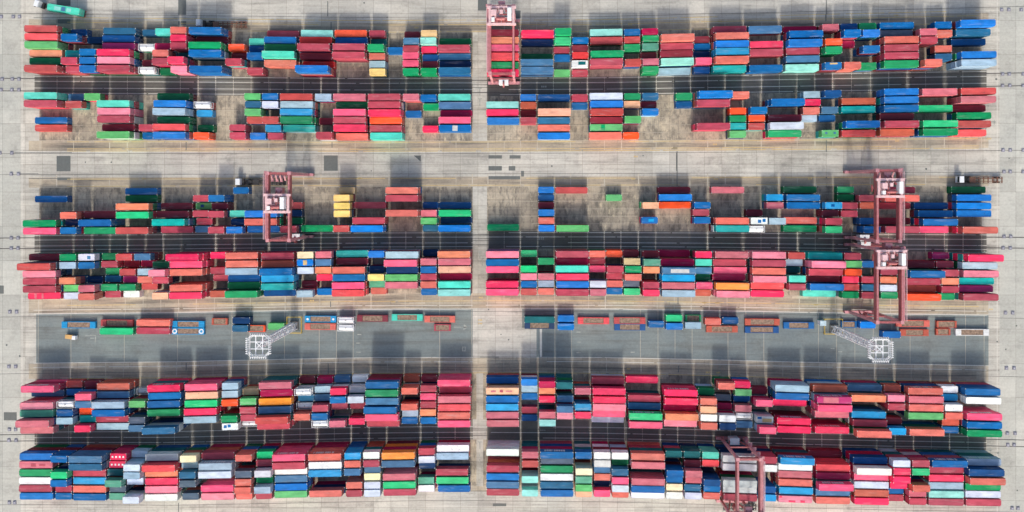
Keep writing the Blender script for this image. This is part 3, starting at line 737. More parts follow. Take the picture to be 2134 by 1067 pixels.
c1 = Counter(lab1(q) for q in TOPS); c2 = Counter(lab2(q) for q in TOPS)
def label(q):
    a = lab1(q)
    if c1[a] == 1: return a
    b = lab2(q)
    if b and c2[b] == 1 and len(b.split()) <= 16: return b
    return lab3(q)
TEXTED = {('E',x) for x in ('hp 215','pk 205','mg 1515','hp 1900','lb 940','dp 555','hp 295','mg 525','bg 165','mg 1690','ck 940','hp 1550','vm -5','mg -30','cr 1350','mg 1250')} | \
 {('F',x) for x in ('rs -40','lb -65','hp -50','hp 695','ck 1070','lb 280','wh 800','bl 1360','bl 1725','cy 1730','hp 15','bl 1190','lb 1540','dt 735','bl 525','rs 275','hp -10')}
ROOF = {  # marks painted on roofs: (x0,x1,y0,y1,colour) as fractions
 'mg 1135 1310 160':[(.1,.2,.35,.65,'wh'),(.32,.42,.35,.65,'wh'),(.54,.64,.35,.65,'wh'),(.76,.86,.35,.65,'wh')],
 'mg 1130 1300 240':[(.1,.2,.35,.65,'wh'),(.32,.42,.35,.65,'wh'),(.54,.64,.35,.65,'wh'),(.76,.86,.35,.65,'wh')],
 'wh 1425 1595 425':[(.42,.62,.2,.7,'bl'),(.7,.88,.35,.85,'bl')], 'wh 175 355 568':[(.12,.3,.3,.75,'bl'),(.36,.55,.4,.85,'bl')],
 'bl 310 645 432':[(.42,.58,.05,.95,'gy')], 'vm -5 355 245':[(.18,.62,.05,.95,'dp')], 'gy 1480 1660 460':[(.35,.9,.1,.7,'tn'),(.05,.3,.6,.95,'bl')],
 'bb 955 1125 185':[(.38,.62,.1,.9,'tn')], 'lg 1875 2210 425':[(.34,.46,.05,.95,'gr')], 'lg 45 215 535':[(.2,.34,.4,.7,'sb'),(.7,.84,.4,.7,'sb')],
 'bl 75 250 530':[(.3,.75,.7,.95,'tn')], 'bl 295 460 415':[(.42,.75,.3,.75,'cy')], 'cy 80 255 265':[(.35,.55,.3,.7,'db')], 'sb 510 855 272':[(.25,.8,.2,.8,'gy')],
 'pe 800 1135 200':[(.15,.3,.35,.6,'dp'),(.42,.52,.3,.7,'rs'),(.6,.8,.4,.55,'dp')], 'lv 805 980 130':[(.55,.75,.2,.7,'sb')], 'pk 1705 2065 600':[(.02,.1,.7,1,'mg'),(.3,.5,0,.3,'mg'),(.65,.78,0,.35,'mg')],
 'lg 2030 2185 270':[(.3,.5,.3,.75,'db')], 'hp 255 590 180':[], 'mg 1865 0 0':[],'dp 200 535 248':[(.35,.5,.2,.7,'rs'),(.6,.78,.3,.6,'rs')],'mg 290 625 530':[(.2,.27,.05,.95,'dp'),(.42,.48,.05,.95,'dp')],
 'wh 1690 1850 460':[(.4,.85,.3,.85,'dt')],'rs 990 1330 500':[(.3,.7,.3,.6,'dp')],'lo 505 0':[]}
MARKM = {}
def markmat(c):
    if c not in MARKM: MARKM[c] = plain('roof_mark_'+PAL[c][1].replace(' ', '_'), PAL[c][0], .6, 0, .12)
    return MARKM[c]
def jit(c, r):
    f = r.uniform(1.0, 1.12) if c in ('wh','lv','gy','cm') else r.uniform(.88, 1.10); q = rgb(PAL[c][0])[:3]; g = .3*q[0]+.6*q[1]+.1*q[2]; s_ = r.uniform(.86, .98)
    return tuple(min(.85, max(.004, (g+(x-g)*s_)*f*r.uniform(.95,1.05))) for x in q)+(1,)
rj = random.Random(3)
def put_container(col, long, x, y, z, rz, sx, lab, text=None, roof=(), grp='long containers on top of the yard stacks'):
    o = link('shipping_container', BODYME[long], None, (x, y, z), rz); o.scale.x = sx; o.color = jit(col, rj)
    tag(o, lab, 'shipping container', grp)
    h = (12.19 if long else 6.058)/2
    for me in DOORS:
        d = link('door', me, o, (h, 0, 0)); d.color = o.color
    if text is not None:
        l = link('lettering', LET[(long, text % 3)], o, (-.6, CWID/2+.001, .65))
    if roof:
        m = MB(); mats = []; L = 2*h
        for a, b, c, d, cc in roof:
            if cc not in mats: mats.append(cc)
            m.box(-h+L*a, -h+L*b, -CWID/2+.1+(CWID-.2)*c, -CWID/2+.1+(CWID-.2)*d, CH-.03, CH-.004, mats.index(cc))
        m.build('roof_mark', [markmat(c) for c in mats], o)
    return o
for i, q in enumerate(solo):
    x, y = G(q['px'], q['py'])
    key = (q['blk'], ' '.join(q['e'].split()[:2]))
    q['obj'] = put_container(q['col'], q['long'], x, y, (q['tier']-1)*CH, q['rz'], q['sx'], label(q), i if key in TEXTED else None, ROOF.get(q['e'], ()))
# tank containers
def tank_container(lab, x, y, z, rz, grp='white tank containers'):
    t = tag(empty('tank_container', (x, y, z), rz), lab, 'tank container', grp)
    f = MB(); h, w = 3.029, 1.219
    for sx in (-1, 1):
        for sy in (-1, 1): f.bar((sx*(h-.08), sy*(w-.08), 0), (sx*(h-.08), sy*(w-.08), CH-.01), .15)
        for zz in (.08, CH-.09): f.bar((sx*(h-.08), -w+.16, zz), (sx*(h-.08), w-.16, zz), .13)
        f.bar((sx*(h-.1), -w+.2, .2), (sx*(h-.1), w-.2, CH-.2), .08)
    for sy in (-1, 1): f.bar((-h+.16, sy*(w-.08), .08), (h-.16, sy*(w-.08), .08), .13); f.bar((-h+.16, sy*(w-.08), CH-.09), (h-.16, sy*(w-.08), CH-.09), .10)
    f.build('frame', WHITE, t)
    k = MB(); n = 28; R = 1.12; prof = [(-2.82,.0),(-2.8,.55),(-2.68,.92),(-2.45,R),(2.45,R),(2.68,.92),(2.8,.55),(2.82,0)]
    for (px, r) in prof:
        for i in range(n):
            a = 2*math.pi*i/n; k.v.append((px, math.cos(a)*max(r,.01), 1.35+math.sin(a)*max(r,.01)))
    for a in range(len(prof)-1):
        for i in range(n):
            j = (i+1) % n; k.f.append((a*n+i, a*n+j, (a+1)*n+j, (a+1)*n+i)); k.m.append(0)
    ko = k.build('tank', WHITE, t)
    for p in ko.data.polygons: p.use_smooth = True
    c = MB(); c.bar((0,0,2.4), (0,0,2.56), .55, n=12); c.build('manhole', STEEL, t)
    wk = MB(); wk.box(-2.4, 2.4, .62, 1.0, 2.42, 2.47); wk.build('walkway', GREYMET, t)
    return t
tk0 = None
for q in tanks:
    x, y = G(q['px'], q['py']); z = (q['tier']-1)*CH
    if tk0 is None: tk0 = tank_container(label(q), x, y, z, q['rz'])
    else:
        c = copy_tree(tk0); c.location = (x, y, z); c.rotation_euler = (0,0,q['rz']); c['label'] = label(q)
# everything else in the stacks: one mass
LOWPOLY = {True: box_parts(12.19, False), False: box_parts(6.058, False)}
for k, L in ((True, 12.19), (False, 6.058)):
    for sy in (-1, 1):
        y0, y1 = sorted((sy*.02, sy*(CWID/2-.18))); LOWPOLY[k].box(L/2-.10, L/2-.03, y0, y1, .17, CH-.16)
        for u in (.3, .7): LOWPOLY[k].box(L/2-.03, L/2+.01, y0+(y1-y0)*u-.03, y0+(y1-y0)*u+.03, .14, CH-.12, 1)
V = []; F = []; MI = []; PC = []
def add_mass(long, x, y, z, rz, sx, colr):
    t = LOWPOLY[long]; k = len(V); c, s_ = math.cos(rz), math.sin(rz)
    for a, b, d in t.v:
        a *= sx; V.append((x+a*c-b*s_, y+a*s_+b*c, z+d))
    for f, mi in zip(t.f, t.m): F.append(tuple(k+i for i in f)); MI.append(mi); PC.extend(colr)
LOWC = ['mr','mr','rs','rd','bl','bl','db','gr','dg','nb','dt','bn','cr','sb','rs','pb','lb','te','ck','sl','mg','gy']
LOWF = ['mr','mr','cr','cr','nb','db','dt','dt','gy','lb','dg','bn','rs','bl']
for q in rest:
    x, y = G(q['px'], q['py']); add_mass(q['long'], x, y, (q['tier']-1)*CH, q['rz'], q['sx'], jit(q['col'], rj))
    for a, b, c, d, cc in ROOF.get(q['e'], ()):                               # painted roof marks
        Lq = q['L']; mk = MB(); mk.box(-Lq/2+Lq*a, -Lq/2+Lq*b, -CWID/2+.1+(CWID-.2)*c, -CWID/2+.1+(CWID-.2)*d, CH-.03, CH-.004)
        sv = LOWPOLY[q['long']]; LOWPOLY[q['long']] = mk; add_mass(q['long'], x, y, (q['tier']-1)*CH, q['rz'], q['sx'], rgb(PAL[cc][0])); LOWPOLY[q['long']] = sv
for q in TOPS:
    for t in range(1, q['tier']):
        x, y = G(q['gx']+rj.uniform(-.5,.5), q['gy']+rj.uniform(-.3,.3))
        c = q['col'] if (rj.random() < .3 and q['col'] != 'tk') else rj.choice(LOWF if q['blk'] in 'EF' else LOWC)
        add_mass(q['long'], x, y, (t-1)*CH, q['rz'], q['sx'], jit(c, rj))
me = bpy.data.meshes.new('container_mass'); me.from_pydata(V, [], F)
for q in (P_ATT, STEEL): me.materials.append(q)
me.polygons.foreach_set('material_index', MI)
at = me.attributes.new('paint', 'FLOAT_COLOR', 'FACE'); at.data.foreach_set('color', PC); me.update()
mass = link('shipping_container_mass', me); mass['kind'] = 'stuff'
tag(mass, 'all the other stacked containers of mixed colours filling the yard blocks', 'shipping containers')
# ------------------------------------------------------------------ rail-mounted gantry cranes
PALE = plain('pale_pink_crane_paint', (232,196,200), .5, 0, .1)
def gantry(lab, lx, rx, ny, sy, trolley, house_north, lean):
    Z = 20.0
    x0, y0 = GZ(lx, ny, Z); x1, _ = GZ(rx, ny, Z); _, y1 = GZ(lx, sy, Z)
    cx, cy = (x0+x1)/2, (y0+y1)/2; hx, hy = (x1-x0)/2, (y0-y1)/2
    t = tag(empty('gantry_crane', (cx, cy, 0)), lab, 'gantry crane', 'rail gantry cranes over the stacks')
    for sx in (-1, 1):
        g = MB(); g.box(sx*hx-.42, sx*hx+.42, -hy+.6, hy-.6, Z-1.7, Z); go = g.build('girder', CRANE_DK, t)
        r = MB(); r.box(sx*hx-.12, sx*hx+.12, -hy+.6, hy-.6, Z+.002, Z+.14); r.build('trolley_rail', CRANE, go)
        if sx == lean:
            wk = MB(); xa, xb = sorted((sx*(hx+.42), sx*(hx+1.1)))
            wk.box(xa, xb, -hy+.4, hy-.4, Z-.45, Z-.40); wo2 = wk.build('walkway', CRANE, go)
            hr = MB(); xo = sx*(hx+1.1)
            for k in range(17):
                y = -hy+.5+(2*hy-1)*k/16; hr.bar((xo, y, Z-.38), (xo, y, Z+.7), .08)
            for zz in (Z+.15, Z+.7): hr.bar((xo, -hy+.4, zz), (xo, hy-.4, zz), .12)
            hr.build('handrail', PALE, go)
        for s2 in (-1, 1):
            l = MB(); l.bar((sx*hx, s2*hy, 1.75), (sx*hx, s2*hy, Z-1.7), .8, .9); l.box(sx*hx-.6, sx*hx+.6, s2*hy-.6, s2*hy+.6, Z-1.7, Z+.02)
            l.build('leg', CRANE, t)
    for s2 in (-1, 1):
        e = MB(); e.box(-hx+.6, hx-.6, s2*hy-.36, s2*hy+.36, Z-1.4, Z-.1); e.build('end_tie', CRANE_DK, t)
        sb = MB(); sb.box(-hx-1.9, hx+1.9, s2*hy-.5, s2*hy+.5, .85, 1.75); so_ = sb.build('sill_beam', CRANE, t)
        dg = MB()
        for sx in (-1, 1): dg.bar((sx*(hx-.2), s2*hy, 9.5), (sx*.8, s2*hy, 1.8), .42)
        dg.bar((-hx+.4, s2*hy, 9.6), (hx-.4, s2*hy, 9.6), .45)
        dg.build('brace', CRANE_DK, t)
        for sx in (-1, 1):
            bo = MB()
            for q in (-1.3, -.45, .45, 1.3): bo.bar((sx*(hx+.2)+q, s2*hy-.22, .34), (sx*(hx+.2)+q, s2*hy+.22, .34), .62, mi=1, n=14)
            bo.box(sx*(hx+.2)-1.75, sx*(hx+.2)+1.75, s2*hy-.36, s2*hy+.36, .42, .86)
            bo.build('bogie', [CRANE_DK, DARK], so_)
    # stair tower on one leg, cable reel
    st = MB(); sx = lean
    for k in range(9):
        z = 1.8+k*1.95; a = 1 if k % 2 else -1
        st.bar((sx*(hx+.9), hy-1.0+a*1.3, z), (sx*(hx+.9), hy-1.0-a*1.3, z+1.9), .6, .12)
        st.box(sx*(hx+.9)-.55, sx*(hx+.9)+.55, hy-1.0-a*1.3-.5, hy-1.0-a*1.3+.5, z+1.9, z+1.97)
    st.build('stairway', CRANE, t)
    cr = MB(); cr.bar((-.3, -hy-.95, 4.2), (.3, -hy-.95, 4.2), 2.6, n=20); cr.bar((-.9, -hy-.75, 4.2), (.9, -hy-.75, 4.2), .5, n=10); cr.build('cable_reel', CRANE_DK, t)
    hs = hy if house_north else -hy
    eh = MB(); eh.box(-1.7, 1.7, hs-1.1, hs+1.1, 1.9, 4.6); eh.box(-1.8, 1.8, hs-1.2, hs+1.2, 4.6, 4.72)
    e2 = eh.build('electrical_house', WHITE, t)
    d = MB(); d.box(.4, 1.2, hs+1.101, hs+1.14, 1.95, 4.0); d.build('door', GREYMET, e2)
    # trolley
    ty = GZ(lx, trolley, Z)[1]-cy
    tr = MB(); w = hx+.9
    for a in (-2.9, 2.9): tr.box(-w, w, ty+a-.4, ty+a+.4, Z+.28, Z+1.0)
    for a in (-1, 1): tr.box(a*hx-.4, a*hx+.4, ty-2.5, ty+2.5, Z+.30, Z+.95)
    tr.box(-hx+.4, hx-.4, ty-.75, ty-.5, Z+.5, Z+.70); tr.box(-.2, .05, ty-2.5, ty+2.5, Z+.45, Z+.62); tr.box(-hx+.4, -.9, ty-.5, ty+1.9, Z+.62, Z+.70); tr.box(-hx+.4, hx-2.1, ty+1.9, ty+2.15, Z+.5, Z+.7)
    for a in (-1, 1):
        for b in (-2.2, 2.2): tr.bar((a*hx-.2, ty+b, Z+.24), (a*hx+.2, ty+b, Z+.24), .4, n=10)
    for k in range(7):
        for a in (-3.3, 3.3): tr.bar((-w+2*w*k/6, ty+a, Z+1.0), (-w+2*w*k/6, ty+a, Z+2.0), .07)
    for a in (-3.3, 3.3): tr.bar((-w, ty+a, Z+2.0), (w, ty+a, Z+2.0), .08)
    to = tr.build('trolley', PALE, t)
    dr = MB(); dr.bar((-1.7, ty-1.2, Z+1.6), (1.2, ty-1.2, Z+1.6), 1.3, n=18); dr.bar((-2.2, ty-1.2, Z+1.6), (1.9, ty-1.2, Z+1.6), .4, n=10); dr.build('hoist_drum', CRANE_DK, to)
    mh = MB(); mh.box(-hx+.5, -hx+2.3, ty-.2, ty+1.7, Z+.72, Z+2.1); mh.box(-.6, .5, ty+.5, ty+1.8, Z+.72, Z+1.8); mh.build('motor_housing', PALE, to)
    rs_ = MB(); rs_.box(-hx+.6, -hx+1.7, ty-2.2, ty-.9, Z+.98, Z+2.0); rs_.build('resistor_box', WHITE, to)
    cb = MB(); cb.box(hx-2.0, hx-.6, ty-1.9, ty+2.2, Z+.98, Z+2.9); cb.build('electrical_cabinet', WHITE, to)
    pl = MB()
    for k in range(4): pl.bar((-1.5+k*.9, ty+2.4, Z+1.2), (-1.2+k*.9, ty+1.1, Z+1.5), .3, n=10)
    pl.box(-1.9, -1.2, ty-2.4, ty-1.9, Z+.7, Z+1.7); pl.box(1.3, 1.9, ty+1.2, ty+1.8, Z+.72, Z+1.5); pl.build('sheave_block', CRANE_DK, to)
    ca = MB(); ca.box(-1.1, 1.1, ty+3.4, ty+5.4, Z-3.1, Z-.75); ca.box(-1.2, 1.2, ty+3.3, ty+5.5, Z-.75, Z-.62); co = ca.build('operator_cabin', CRANE, to)
    gl = MB(); gl.box(-1.0, 1.0, ty+5.401, ty+5.44, Z-2.9, Z-1.2); gl.build('window', GLASS, co)
    for a in (-.8, .8):
        ar = MB(); ar.bar((a, ty+4.4, Z-.6), (a, ty+3.2, Z+.5), .25); ar.build('cabin_hanger', CRANE_DK, to)
    sp = MB(); zs = Z-5.2
    sp.box(-2.9, 2.9, ty-.35, ty+.35, zs-.35, zs)
    for a in (-2.9, 2.9): sp.box(a-.25, a+.25, ty-1.2, ty+1.2, zs-.45, zs+.02)
    sp.box(-1.2, 1.2, ty-.9, ty+.9, zs+.002, zs+.5); spo = sp.build('spreader', CRANE_DK, to)
    rp = MB()
    for a in (-1, 1):
        for b in (-.6, .6): rp.bar((a*1.0, ty+b, zs+.45), (a*1.3, ty+b*1.6, Z+.6), .06)
    rp.build('hoist_rope', DARK, to)
    return t
gantry('pinkish red gantry crane over the top block beside the central road', 1021, 1070, 12, 153, 34, False, -1)
gantry('pinkish red gantry crane with mid-span trolley over the third left block', 557, 602, 361, 501, 424, False, -1)
gantry('upper crane of the right pair, its trolley north over the third block', 1829, 1876, 355, 503, 392, False, 1)
gantry('lower crane of the right pair, standing over the fourth block', 1829, 1881, 519, 672, 540, True, 1)
gantry('pinkish red gantry crane over white containers, cut by the bottom edge', 1538, 1586, 958, 1100, 1092, True, 1)

# ------------------------------------------------------------------ floodlight masts
def mast(lab, tx, ty, H=30.5):
    x, y = GZ(tx, ty, H)
    t = tag(empty('floodlight_mast', (x, y, 0)), lab, 'light mast', 'white lattice floodlight masts')
    b = MB(); b.box(-1.6, 1.6, -1.6, 1.6, 0, .8); b.build('footing', plain_conc, t)
    m = MB(); n = 13; r = lambda z: 1.15-.35*z/H
    P = lambda i, z: (r(z)*(1 if i in (0,3) else -1), r(z)*(1 if i < 2 else -1), z)
    for i in range(4): m.bar(P(i, .8), P(i, H-.4), .32)
    for k in range(n):
        z0 = .8+(H-1.6)*k/n; z1 = .8+(H-1.6)*(k+1)/n
        for i in range(4):
            j = (i+1) % 4; m.bar(P(i, z1), P(j, z1), .2); m.bar(P(i if k % 2 else j, z0), P(j if k % 2 else i, z1), .2)
    m.build('lattice_tower', GREYMET, t)
    ld = MB(); ld.box(-.3, .3, 1.35, 1.42, 1.0, H-1); ld.build('ladder', GREYMET, t)
    p = MB(); R = 3.1
    for a in (-R, -1.15, 1.15, R):
        p.box(-R, R, a-.13, a+.13, H-.30, H); p.box(a-.13, a+.13, -R, R, H-.305, H-.005)
    p.bar((-1.1,-1.1,H-.1), (1.1,1.1,H-.1), .22); p.bar((-1.1,1.1,H-.12), (1.1,-1.1,H-.12), .22)
    p.build('platform', WHITE, t)
    rl = MB(); c = 3.1; q = 1.1
    ring = [(-c,-c+q),(-c,c-q),(-c+q,c),(c-q,c),(c,c-q),(c,-c+q),(c-q,-c),(-c+q,-c)]
    k = 1.14
    for zz, s2 in ((H+.1, 1.0), (H+1.1, k), (H+.6, 1.07)):
        for i in range(8):
            a, b2 = ring[i], ring[(i+1) % 8]; rl.bar((a[0]*s2,a[1]*s2,zz), (b2[0]*s2,b2[1]*s2,zz), .10)
    for i in range(8):
        a = ring[i]; rl.bar((a[0],a[1],H), (a[0]*k,a[1]*k,H+1.1), .10)
    rl.build('guard_rail', WHITE, t)
    lamp = MB(); lamp.box(-.13, .13, -.12, .42, -.32, .36); lamp.bar((0,-.1,-.1), (0,-.5,-.35), .12); lme = lamp.mesh('floodlight', [WHITE])
    for sd in range(4):
        for i in range(8):
            u = -2.5+5.0*i/7; a = sd*math.pi/2
            px, py = u, 3.72
            link('floodlight', lme, t, (px*math.cos(a)-py*math.sin(a), px*math.sin(a)+py*math.cos(a), H+.45), a)
    g = MB(); w = 3.6
    return t, x, y
plain_conc = plain('mast_footing_concrete', (120,120,118), .9)
mast('white lattice floodlight mast leaning over the left trailer lane', 540, 720)
mast('white lattice floodlight mast leaning over the right trailer lane', 1833, 728)
def barrier(lab, x0, x1, y0, y1):
    ax, ay = G(x0, y0); bx, by = G(x1, y1); cx, cy = (ax+bx)/2, (ay+by)/2; hx, hy = abs(bx-ax)/2, abs(ay-by)/2
    t = tag(empty('safety_barrier', (cx, cy, 0)), lab, 'safety barrier', 'yellow barriers round the masts')
    for sx, sy in ((-1,-1),(1,-1),(1,1),(-1,1)):
        p = MB(); p.bar((sx*hx, sy*hy, 0), (sx*hx, sy*hy, 1.2), .2); p.build('post', YELLOW, t)
    for z in (.55, 1.1):
        r = MB()
        for a, b in (((-hx,-hy),(hx,-hy)),((hx,-hy),(hx,hy)),((hx,hy),(-hx,hy)),((-hx,hy),(-hx,-hy))): r.bar(a+(z,), b+(z,), .13)
        r.build('rail', YELLOW, t)
barrier('yellow barrier frame round the foot of the left floodlight mast', 600, 630, 660, 693)
barrier('yellow barrier frame round the foot of the right floodlight mast', 1716, 1753, 664, 695)

# ------------------------------------------------------------------ special equipment in the trailer lanes
def flat_rack(lab, colr, x0, x1, y, z=0, marks=None, bed=None):
    k = (HC-z-1.0)/HC; px = NX+((x0+x1)/2-NX)*k; py = NY+(y-NY)*k
    X, Y = G(px, py); L = (x1-x0)/PM*k*.985; h = L/2; w = 1.219
    long = L > 8; P = tinted('flat_rack_paint_'+PAL[colr][1].replace(' ', '_'), PAL[colr][0])
    t = tag(empty('flat_rack', (X, Y, z), -.006), lab, 'flat rack', 'flat racks parked in the trailer lanes')
    f = MB()
    for sy in (-1, 1): f.box(-h, h, *sorted((sy*w, sy*(w-.2))), .0, .92)
    n = 9 if long else 5
    for i in range(n): f.box(-h+.1+(L-.4)*i/(n-1), -h+.3+(L-.4)*i/(n-1), -w+.2, w-.2, .05, .8)
    f.build('frame', P, t)
    d = MB(); pe = (2.15 if long else .75); n = int((L-2*pe)/.42)
    for i in range(n):
        a = -h+pe+(L-2*pe)*i/n; d.box(a+.02, a+(L-2*pe)/n-.02, -w+.2, w-.2, .80, .86)
    d.build('deck', bed or RACK_FLOOR, t)
    for sx in (-1, 1):
        e = MB(); a, b = sorted((sx*h, sx*(h-pe+.06)))
        e.box(a, b, -w+.02, w-.02, .921, 1.02)
        for q in (-.7, 0, .7): e.box(a+.08, b-.08, q-.06, q+.06, 1.02, 1.07)
        e.box(*sorted((sx*h, sx*(h-.22))), -w, -w+.22, 1.0, 1.12); e.box(*sorted((sx*h, sx*(h-.22))), w-.22, w, 1.0, 1.12)
        eo = e.build('end_wall', P, t)
        if marks:
            m = MB(); m.bar((sx*(h-pe/2), 0, 1.02), (sx*(h-pe/2), 0, 1.09), 1.9 if marks == 'ring' else .9, n=20); mo = m.build('roundel', WHITE, eo)
            if marks == 'ring':
                m = MB(); m.bar((sx*(h-pe/2), 0, 1.09), (sx*(h-pe/2), 0, 1.105), 1.0, n=20); m.build('roundel_centre', P, mo) if False else m.build('roundel_centre', P, eo)
    for sy in (-1, 1):
        s2 = MB()
        for i in range(6 if long else 3):
            a = -h+pe+.3+(L-2*pe-.6)*i/((6 if long else 3)-1); s2.box(a-.06, a+.06, *sorted((sy*(w-.02), sy*(w-.16))), .92, 1.0)
        s2.build('lashing_point', P, t)
    return t
Q = lambda ox, x: ox+x/4.963
FR = [(0,635,990,185,'cy','sky blue flat rack with tan deck, first at the left lane end',None),(0,1040,1375,165,'rd','brick red flat rack above the bright green container, left trailer lane',None),
 (0,1775,2115,178,'cy','sky blue flat rack above the one with white roundels',None),(0,1775,2115,250,'cy','sky blue flat rack with white ringed roundels on its ends','ring'),
 (426,75,240,150,'bn','short rust brown flat rack beside the stacked sky blue racks',None),(426,425,630,222,'or','short orange flat rack beside the petrol blue container',None),
 (426,1035,1365,125,'cy','sky blue flat rack with white spots on its ends','dot'),(426,1035,1360,202,'ck','coral flat rack below the white spotted sky blue one',None),
 (426,1575,1900,118,'mr','maroon flat rack right of the two white tanks, left trailer lane',None),(426,1935,2259,108,'tq','turquoise edged flat rack with pale deck, left trailer lane',None),
 (852,160,480,125,'ck','coral flat rack with a dark bundle, last of the left lane',None),(852,260,435,213,'rs','short dull red flat rack beside the white arrow marking',None),
 (852,1195,1510,192,'nb','navy flat rack below the dark teal container, right lane start',None),(852,1745,2075,142,'hr','bright coral flat rack right of the two bright blue containers',None),
 (1278,5,335,140,'rd','brick red flat rack above a blue ended one, right trailer lane',None),(1278,10,335,208,'db','dark blue flat rack below a brick red one, right trailer lane',None),
 (1278,745,910,115,'gr','short green flat rack above the pale blue container, right lane',None),
 (1278,960,1290,228,'bn','rust brown flat rack with stained deck, right trailer lane',None),(1278,1360,1725,155,'bn','rust brown flat rack above a dark blue one, right trailer lane',None),
 (1278,1360,1715,235,'db','dark blue flat rack below a rust brown one, right trailer lane',None),(1278,1760,2080,190,'bl','blue flat rack full of brown rubble by the right mast',None),
 (1704,245,405,180,'bl','short blue flat rack with pale hatches right of the mast base',None),(1704,810,1160,170,'ck','coral flat rack at the foot of the lower right crane',None),
 (1704,855,1150,265,'bn','rust brown flat rack below the coral one by the crane foot',None),(1704,1230,1440,178,'bn','short rust flat rack near the right lane end, upper of two',None),
 (1704,1225,1375,257,'bn','short rust flat rack near the right lane end, lower of two',None),(1704,1425,1775,262,'wh','white flat rack with tan deck at the right lane end',None)]
for ox, x0, x1, y, c, lab, mk in FR: flat_rack(lab, c, Q(ox, x0), Q(ox, x1), 640+y/4.963, 0, mk)
def ground_box(lab, colr, long, x0, x1, y, z=0.0):
    k = (HC-z-CH)/HC; px = NX+((x0+x1)/2-NX)*k; py = NY+(y-NY)*k; X, Y = G(px, py)
    put_container(colr, long, X, Y, z, -.006, (x1-x0)/PM*k/(12.19 if long else 6.058), lab, grp='containers parked in the trailer lanes')
for ox, x0, x1, y, c, lg_, lab in ((0,1410,1760,165,'ck',1,'coral container above a dull red one in the left trailer lane'),(0,1030,1375,252,'bg',1,'bright green container below a brick red flat rack, left trailer lane'),
 (0,1410,1755,246,'rs',1,'dull red container below a coral one in the left trailer lane'),(426,290,470,140,'nb',0,'short navy container in the left trailer lane near the mast'),
 (426,285,450,222,'pb',0,'short petrol blue container below the navy one, left trailer lane'),(426,655,825,202,'lg',0,'short light green container partly under the left mast'),
 (852,1195,1510,132,'dt',1,'dark teal container at the left end of the right trailer lane'),(852,1540,1710,120,'bb',0,'upper of two short bright blue containers in the right trailer lane'),
 (852,1540,1710,205,'bb',0,'lower of two short bright blue containers in the right trailer lane'),(1278,365,525,178,'bl',0,'short blue container with white marks, right trailer lane'),
 (1278,545,715,115,'bg',0,'short bright green container above a sky blue one, right lane'),(1278,545,720,200,'bb',0,'short bright blue container below a bright green one, right lane'),
 (1278,745,910,192,'lb',0,'short pale blue container below a green flat rack, right lane'),(1278,950,1115,152,'ck',0,'short coral container above a rust brown flat rack, right lane'),
 (1278,1130,1295,140,'db',0,'short dark blue container beside the coral one, right lane'),(1704,440,600,186,'bb',0,'short bright blue container left of the lower crane foot'),
 (1704,675,860,286,'bl',0,'short blue container below the lower right crane foot')):
    ground_box(lab, c, bool(lg_), Q(ox, x0), Q(ox, x1), 640+y/4.963)
for ox, x0, x1, y, lab in ((426,1380,1540,140,'upper of two white tank containers in the left trailer lane'),(426,1380,1540,218,'lower of two white tank containers in the left trailer lane')):
    px, py = NX+(Q(ox,(x0+x1)/2)-NX)*.989, NY+(640+y/4.963-NY)*.989; X, Y = G(px, py)
    c = copy_tree(tk0); c.location = (X, Y, 0); c.rotation_euler = (0,0,-.006); c['label'] = lab
# small site kiosk by the right mast
kx, ky = G(1709, 671); kk = tag(empty('site_kiosk', (kx, ky, 0)), 'small pale site kiosk beside the right floodlight mast', 'kiosk')
m = MB(); m.box(-1, 1, -.8, .8, 0, 2.3); m.build('wall', WHITE, kk); m = MB(); m.box(-1.15, 1.15, -.95, .95, 2.3, 2.45); m.build('roof', plain('pale_blue_roof', (196,222,234)), kk)
m = MB(); m.box(-.4, .4, -.84, -.801, 0, 2.0); m.build('door', GREYMET, kk)

# ------------------------------------------------------------------ trucks
def wheel(parent, x, y, r=.52, w=.36):
    o = MB(); o.bar((0,-w/2,0), (0,w/2,0), r*2, n=18); wo_ = o.build('wheel', BLACK, parent, (x, y, r))
    h = MB(); h.bar((0,-w/2-.015,0), (0,w/2+.015,0), r*.95, n=12); h.build('rim', STEEL, wo_)
def tractor(lab, x, y, rz, colr=WHITE):
    """front looks along -x"""
    t = tag(empty('terminal_tractor', (x, y, 0), rz), lab, 'truck', 'white yard trucks')
    c = MB(); c.box(-3.0, -1.35, -1.2, 1.2, .75, 2.9); c.box(-2.9, -1.45, -1.1, 1.1, 2.9, 3.0); c.box(-3.12, -3.0, -1.2, 1.2, .55, 1.35); co = c.build('cab', colr, t)
    w = MB(); w.box(-3.03, -3.001, -1.05, 1.05, 1.65, 2.65); w.box(-2.7, -1.7, -1.225, -1.201, 1.7, 2.6); w.box(-2.7, -1.7, 1.201, 1.225, 1.7, 2.6); w.build('window', GLASS, co)
    ch = MB(); ch.box(-2.9, 3.0, -.5, .5, .55, .9); ch.box(-1.2, -.4, -1.15, 1.15, .6, 1.4); ch.build('chassis', DARK, t)
    fw = MB(); fw.bar((1.6,0,.9), (1.6,0,1.2), 1.2, n=16); fw.build('fifth_wheel', DARK, t)
    for px in (-2.1, 1.1, 2.2):
        for py in (-1.0, 1.0): wheel(t, px, py)
    m = MB()
    for s2 in (-1, 1): m.box(-3.1, -3.0, s2*1.32-.12, s2*1.32+.12, 1.7, 2.3); m.bar((-3.02, s2*1.2, 2.2), (-3.05, s2*1.3, 2.2), .05)
    m.build('mirror', DARK, co)
    return t
